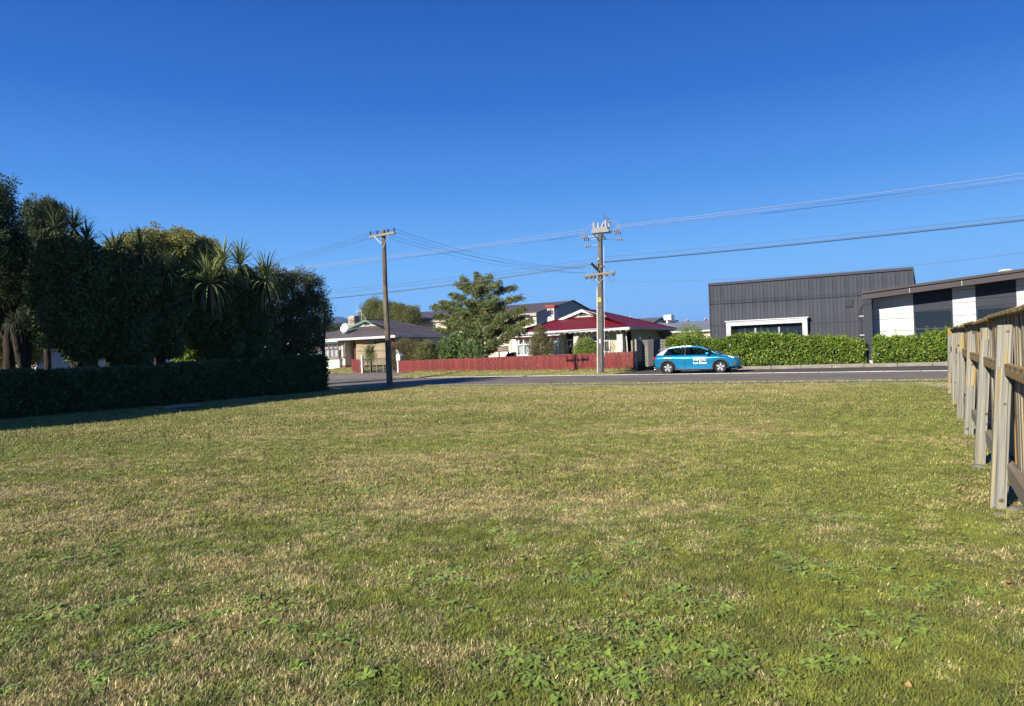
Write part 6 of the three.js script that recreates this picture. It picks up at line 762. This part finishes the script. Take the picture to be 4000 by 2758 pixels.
  // drooping sword leaved plant by the porch and small spiky plants
  { const c = onZ(1448, 1400, -42.6), y = gy(c.x, -42.6), Y = thing('weeping_dracaena', 'fountain shaped yellow green strap leaved plant behind the mesh gate', 'plant', [c.x, y, -42.6]); part('trunk', rod([0, 0, 0], [0, 1.35, 0], [.09, .07]), barkMat, Y); const mm = [mat([.20, .21, .05], { phys: true, roughness: .9, transmission: .25, thickness: 0, side: 2 }), mat([.15, .18, .04], { phys: true, roughness: .9, transmission: .25, thickness: 0, side: 2 })]; for (let i = 0; i < 4; i++) { const h = part('leaf_head', heads[i % 3], mm[i % 2], Y); h.position.set((i - 1.5) * .18, 1.25 + (i % 2) * .25, .1); h.rotation.y = i * 1.7; h.scale.setScalar(.95); } }
  const spiky = (label, px, py, z, s, h) => { const c = onZ(px, py, z), y = gy(c.x, z), Y = thing('flax_plant', label, 'plant', [c.x, y, z]), g = []; const q = RNG(px); for (let i = 0; i < 26; i++) { const a = q() * 6.28, t = .15 + q() * .75; g.push(rod([Math.cos(a) * .05, 0, Math.sin(a) * .05], [Math.cos(a) * t * s, h * (.7 + q() * .4) * (1 - t * .25), Math.sin(a) * t * s], [.018, .003], 4)); } part('leaves', merge(g), mat([.07, .08, .035], { roughness: .6 }), Y); };
  spiky('dark narrow spiked flax before the bay window of the red roofed house', 2020, 1420, -42.2, .45, 1.75); spiky('brown spiked flax behind the short red fence panel', 1395, 1440, -42.0, .5, 1.4);
  // feathery plumes by the porch
  { const c = onZ(2370, 1400, -43.8), y = gy(c.x, -43.8), Y = thing('plume_grass', 'tan feathery plume grass in front of the porch', 'plant', [c.x, y, -43.8]), q = RNG(64); const stalks = [], pl = []; for (const [a, e] of [[2285, 1300], [2292, 1306], [2276, 1318], [2395, 1325], [2400, 1338], [2388, 1345], [2372, 1318], [2405, 1350], [2380, 1360], [2365, 1335], [2250, 1310]]) { const p = onZ(a, e, -43.8), o = V(p.x - c.x, p.y - y, (q() - .5) * .5), s = V(o.x * .25, .1, 0); stalks.push(tube([s, s.clone().lerp(o, .6).add(V(0, .15, 0)), o], [.012, .006], 4, false, 6)); for (let k = 0; k < 22; k++) { const t = .55 + .45 * k / 22, b = s.clone().lerp(o, t).add(V(0, .12 * (1 - t) * 2, 0)); pl.push(rod([b.x, b.y, b.z], [b.x + (q() - .5) * .22, b.y - .04 - q() * .1, b.z + (q() - .5) * .2], [.012, .002], 3)); } } part('stalks', merge(stalks), mat([.22, .17, .09], { roughness: 1 }), Y); part('plumes', merge(pl), mat([.36, .26, .16], { roughness: 1, side: 2 }), Y); }
  // background trees behind the houses
  const far = (label, px, py, z, blobs, cols, seed, sc) => { const q = RNG(seed), c = onZ(px, py, z), S = thing('garden_tree', label, 'tree', [c.x, 0, z]), pts = [], st = [tube([[0, 0, 0], [.1, 2, 0], [0, 3.2, 0]], [.2, .12], 7, false, 6)]; for (const [a, e, rx, ry, rz, n] of blobs) { const p = onZ(a, e, z), o = [p.x - c.x, p.y, 0]; inBlob(o, [rx, ry, rz], n, q, .4, .3, pts); limb(st, [0, 2.8, 0], o, .08, .03, .1, q); } part('trunk', merge(st), barkMat, S); foliage(S, 'crown', clumps.fine, leafMat, pts, cols, q, sc); };
  far('bushy olive green tree rising behind the brown roof', 1520, 1260, -60, [[1465, 1218, 1.5, 1.5, 1.3, 700], [1530, 1225, 1.8, 1.3, 1.5, 900], [1590, 1240, 1.5, 1.2, 1.3, 700], [1440, 1245, 1.2, 1.0, 1.0, 380], [1500, 1260, 2.0, 1.0, 1.5, 700], [1600, 1262, 1.2, 1.0, 1, 380]], [[.17, .18, .05], [.21, .21, .06], [.12, .14, .04]], 301, 1.7);
  for (const [px, py, z, l, s] of [[1290, 1290, -120, 'distant dark green tree below the blue hills by the dish', 302], [1262, 1300, -90, 'distant leafy tree behind the white bungalow roof edge', 303], [1330, 1296, -100, 'distant low tree between the chimney and the blue hills', 304]]) { const p = onZ(px, py, z); far(l, px, 1360, z, [[px, py, 3.2, 1.4, 2.5, 500], [px + 18, py + 8, 2.5, 1.1, 2, 300]], [[.05, .07, .03], [.04, .055, .02]], s, 2.6); }
  { const p = onZ(1318, 1282, -130), N = thing('distant_house', 'small pale distant house between the dish and the hills', 'house', [p.x, 0, -130]); boxPart('wall', [-2.5, 2.5, 0, p.y - .6, -4, 0], stuccoCream, N); part('roof', quadGeo([[[-3, p.y - .6, .5], [3, p.y - .6, .5], [1.5, p.y + .5, -2], [-1.5, p.y + .5, -2]], [[3, p.y - .6, .5], [3, p.y - .6, -4.5], [1.5, p.y + .5, -2]], [[-3, p.y - .6, -4.5], [-3, p.y - .6, .5], [-1.5, p.y + .5, -2]]]), brownRoof, N); }
}
{ // forested hills far behind the houses
  const r = RNG(5), D = 8000, q = [], N = 160, a0 = -.62, a1 = .25; const dirAt = t => { const a = YAW * Math.PI / 180 - lerp(a0, a1, t); return [-Math.sin(a), -Math.cos(a)]; };
  const prof = [[600, 1262], [900, 1250], [1080, 1248], [1180, 1246], [1230, 1239], [1262, 1237], [1290, 1241], [1320, 1238], [1345, 1240], [1375, 1255], [1420, 1262], [1600, 1275], [2200, 1285], [3200, 1285], [4000, 1290]].map(([a, b]) => { const d = ray(a, b), h = Math.hypot(d.x, d.z); return [Math.atan2(-d.x, -d.z), d.y / h]; }).sort((m, n) => n[0] - m[0]);
  const elev = a => { let k = 0; while (k < prof.length - 2 && a < prof[k + 1][0]) k++; const t = clamp((a - prof[k][0]) / (prof[k + 1][0] - prof[k][0])); return lerp(prof[k][1], prof[k + 1][1], t); };
  const g = new THREE.PlaneGeometry(1, 1, 260, 26), p = g.attributes.position; for (let i = 0; i < p.count; i++) { const u = p.getX(i) + .5, v = p.getY(i) + .5, ang = lerp(1.25, -.25, u), dist = D * (1 + .35 * (v - 1)), top = EYE + D * elev(ang) * (1 + .03 * (fbm(u * 90, 2, 3) - .5)), sp = Math.abs(fbm(u * 60 + v * 5, v * 2 + 7, 4) - .5) * 2; p.setXYZ(i, -Math.sin(ang) * dist, -5 + (top + 5) * (Math.pow(v, 1.1) * (1 - .28 * sp * Math.sin(v * 3.14))), -Math.cos(ang) * dist); } g.computeVertexNormals();
  const m = mat([.035, .05, .03], { roughness: 1, side: 2 }); structure('hills', g, m);
  scene.fog = new THREE.FogExp2(new THREE.Color(.30, .50, 1), 6e-5);
}
scene.traverse(o => { if (o.isMesh) { o.castShadow = true; o.receiveShadow = true; } });
renderer.render(scene, camera);
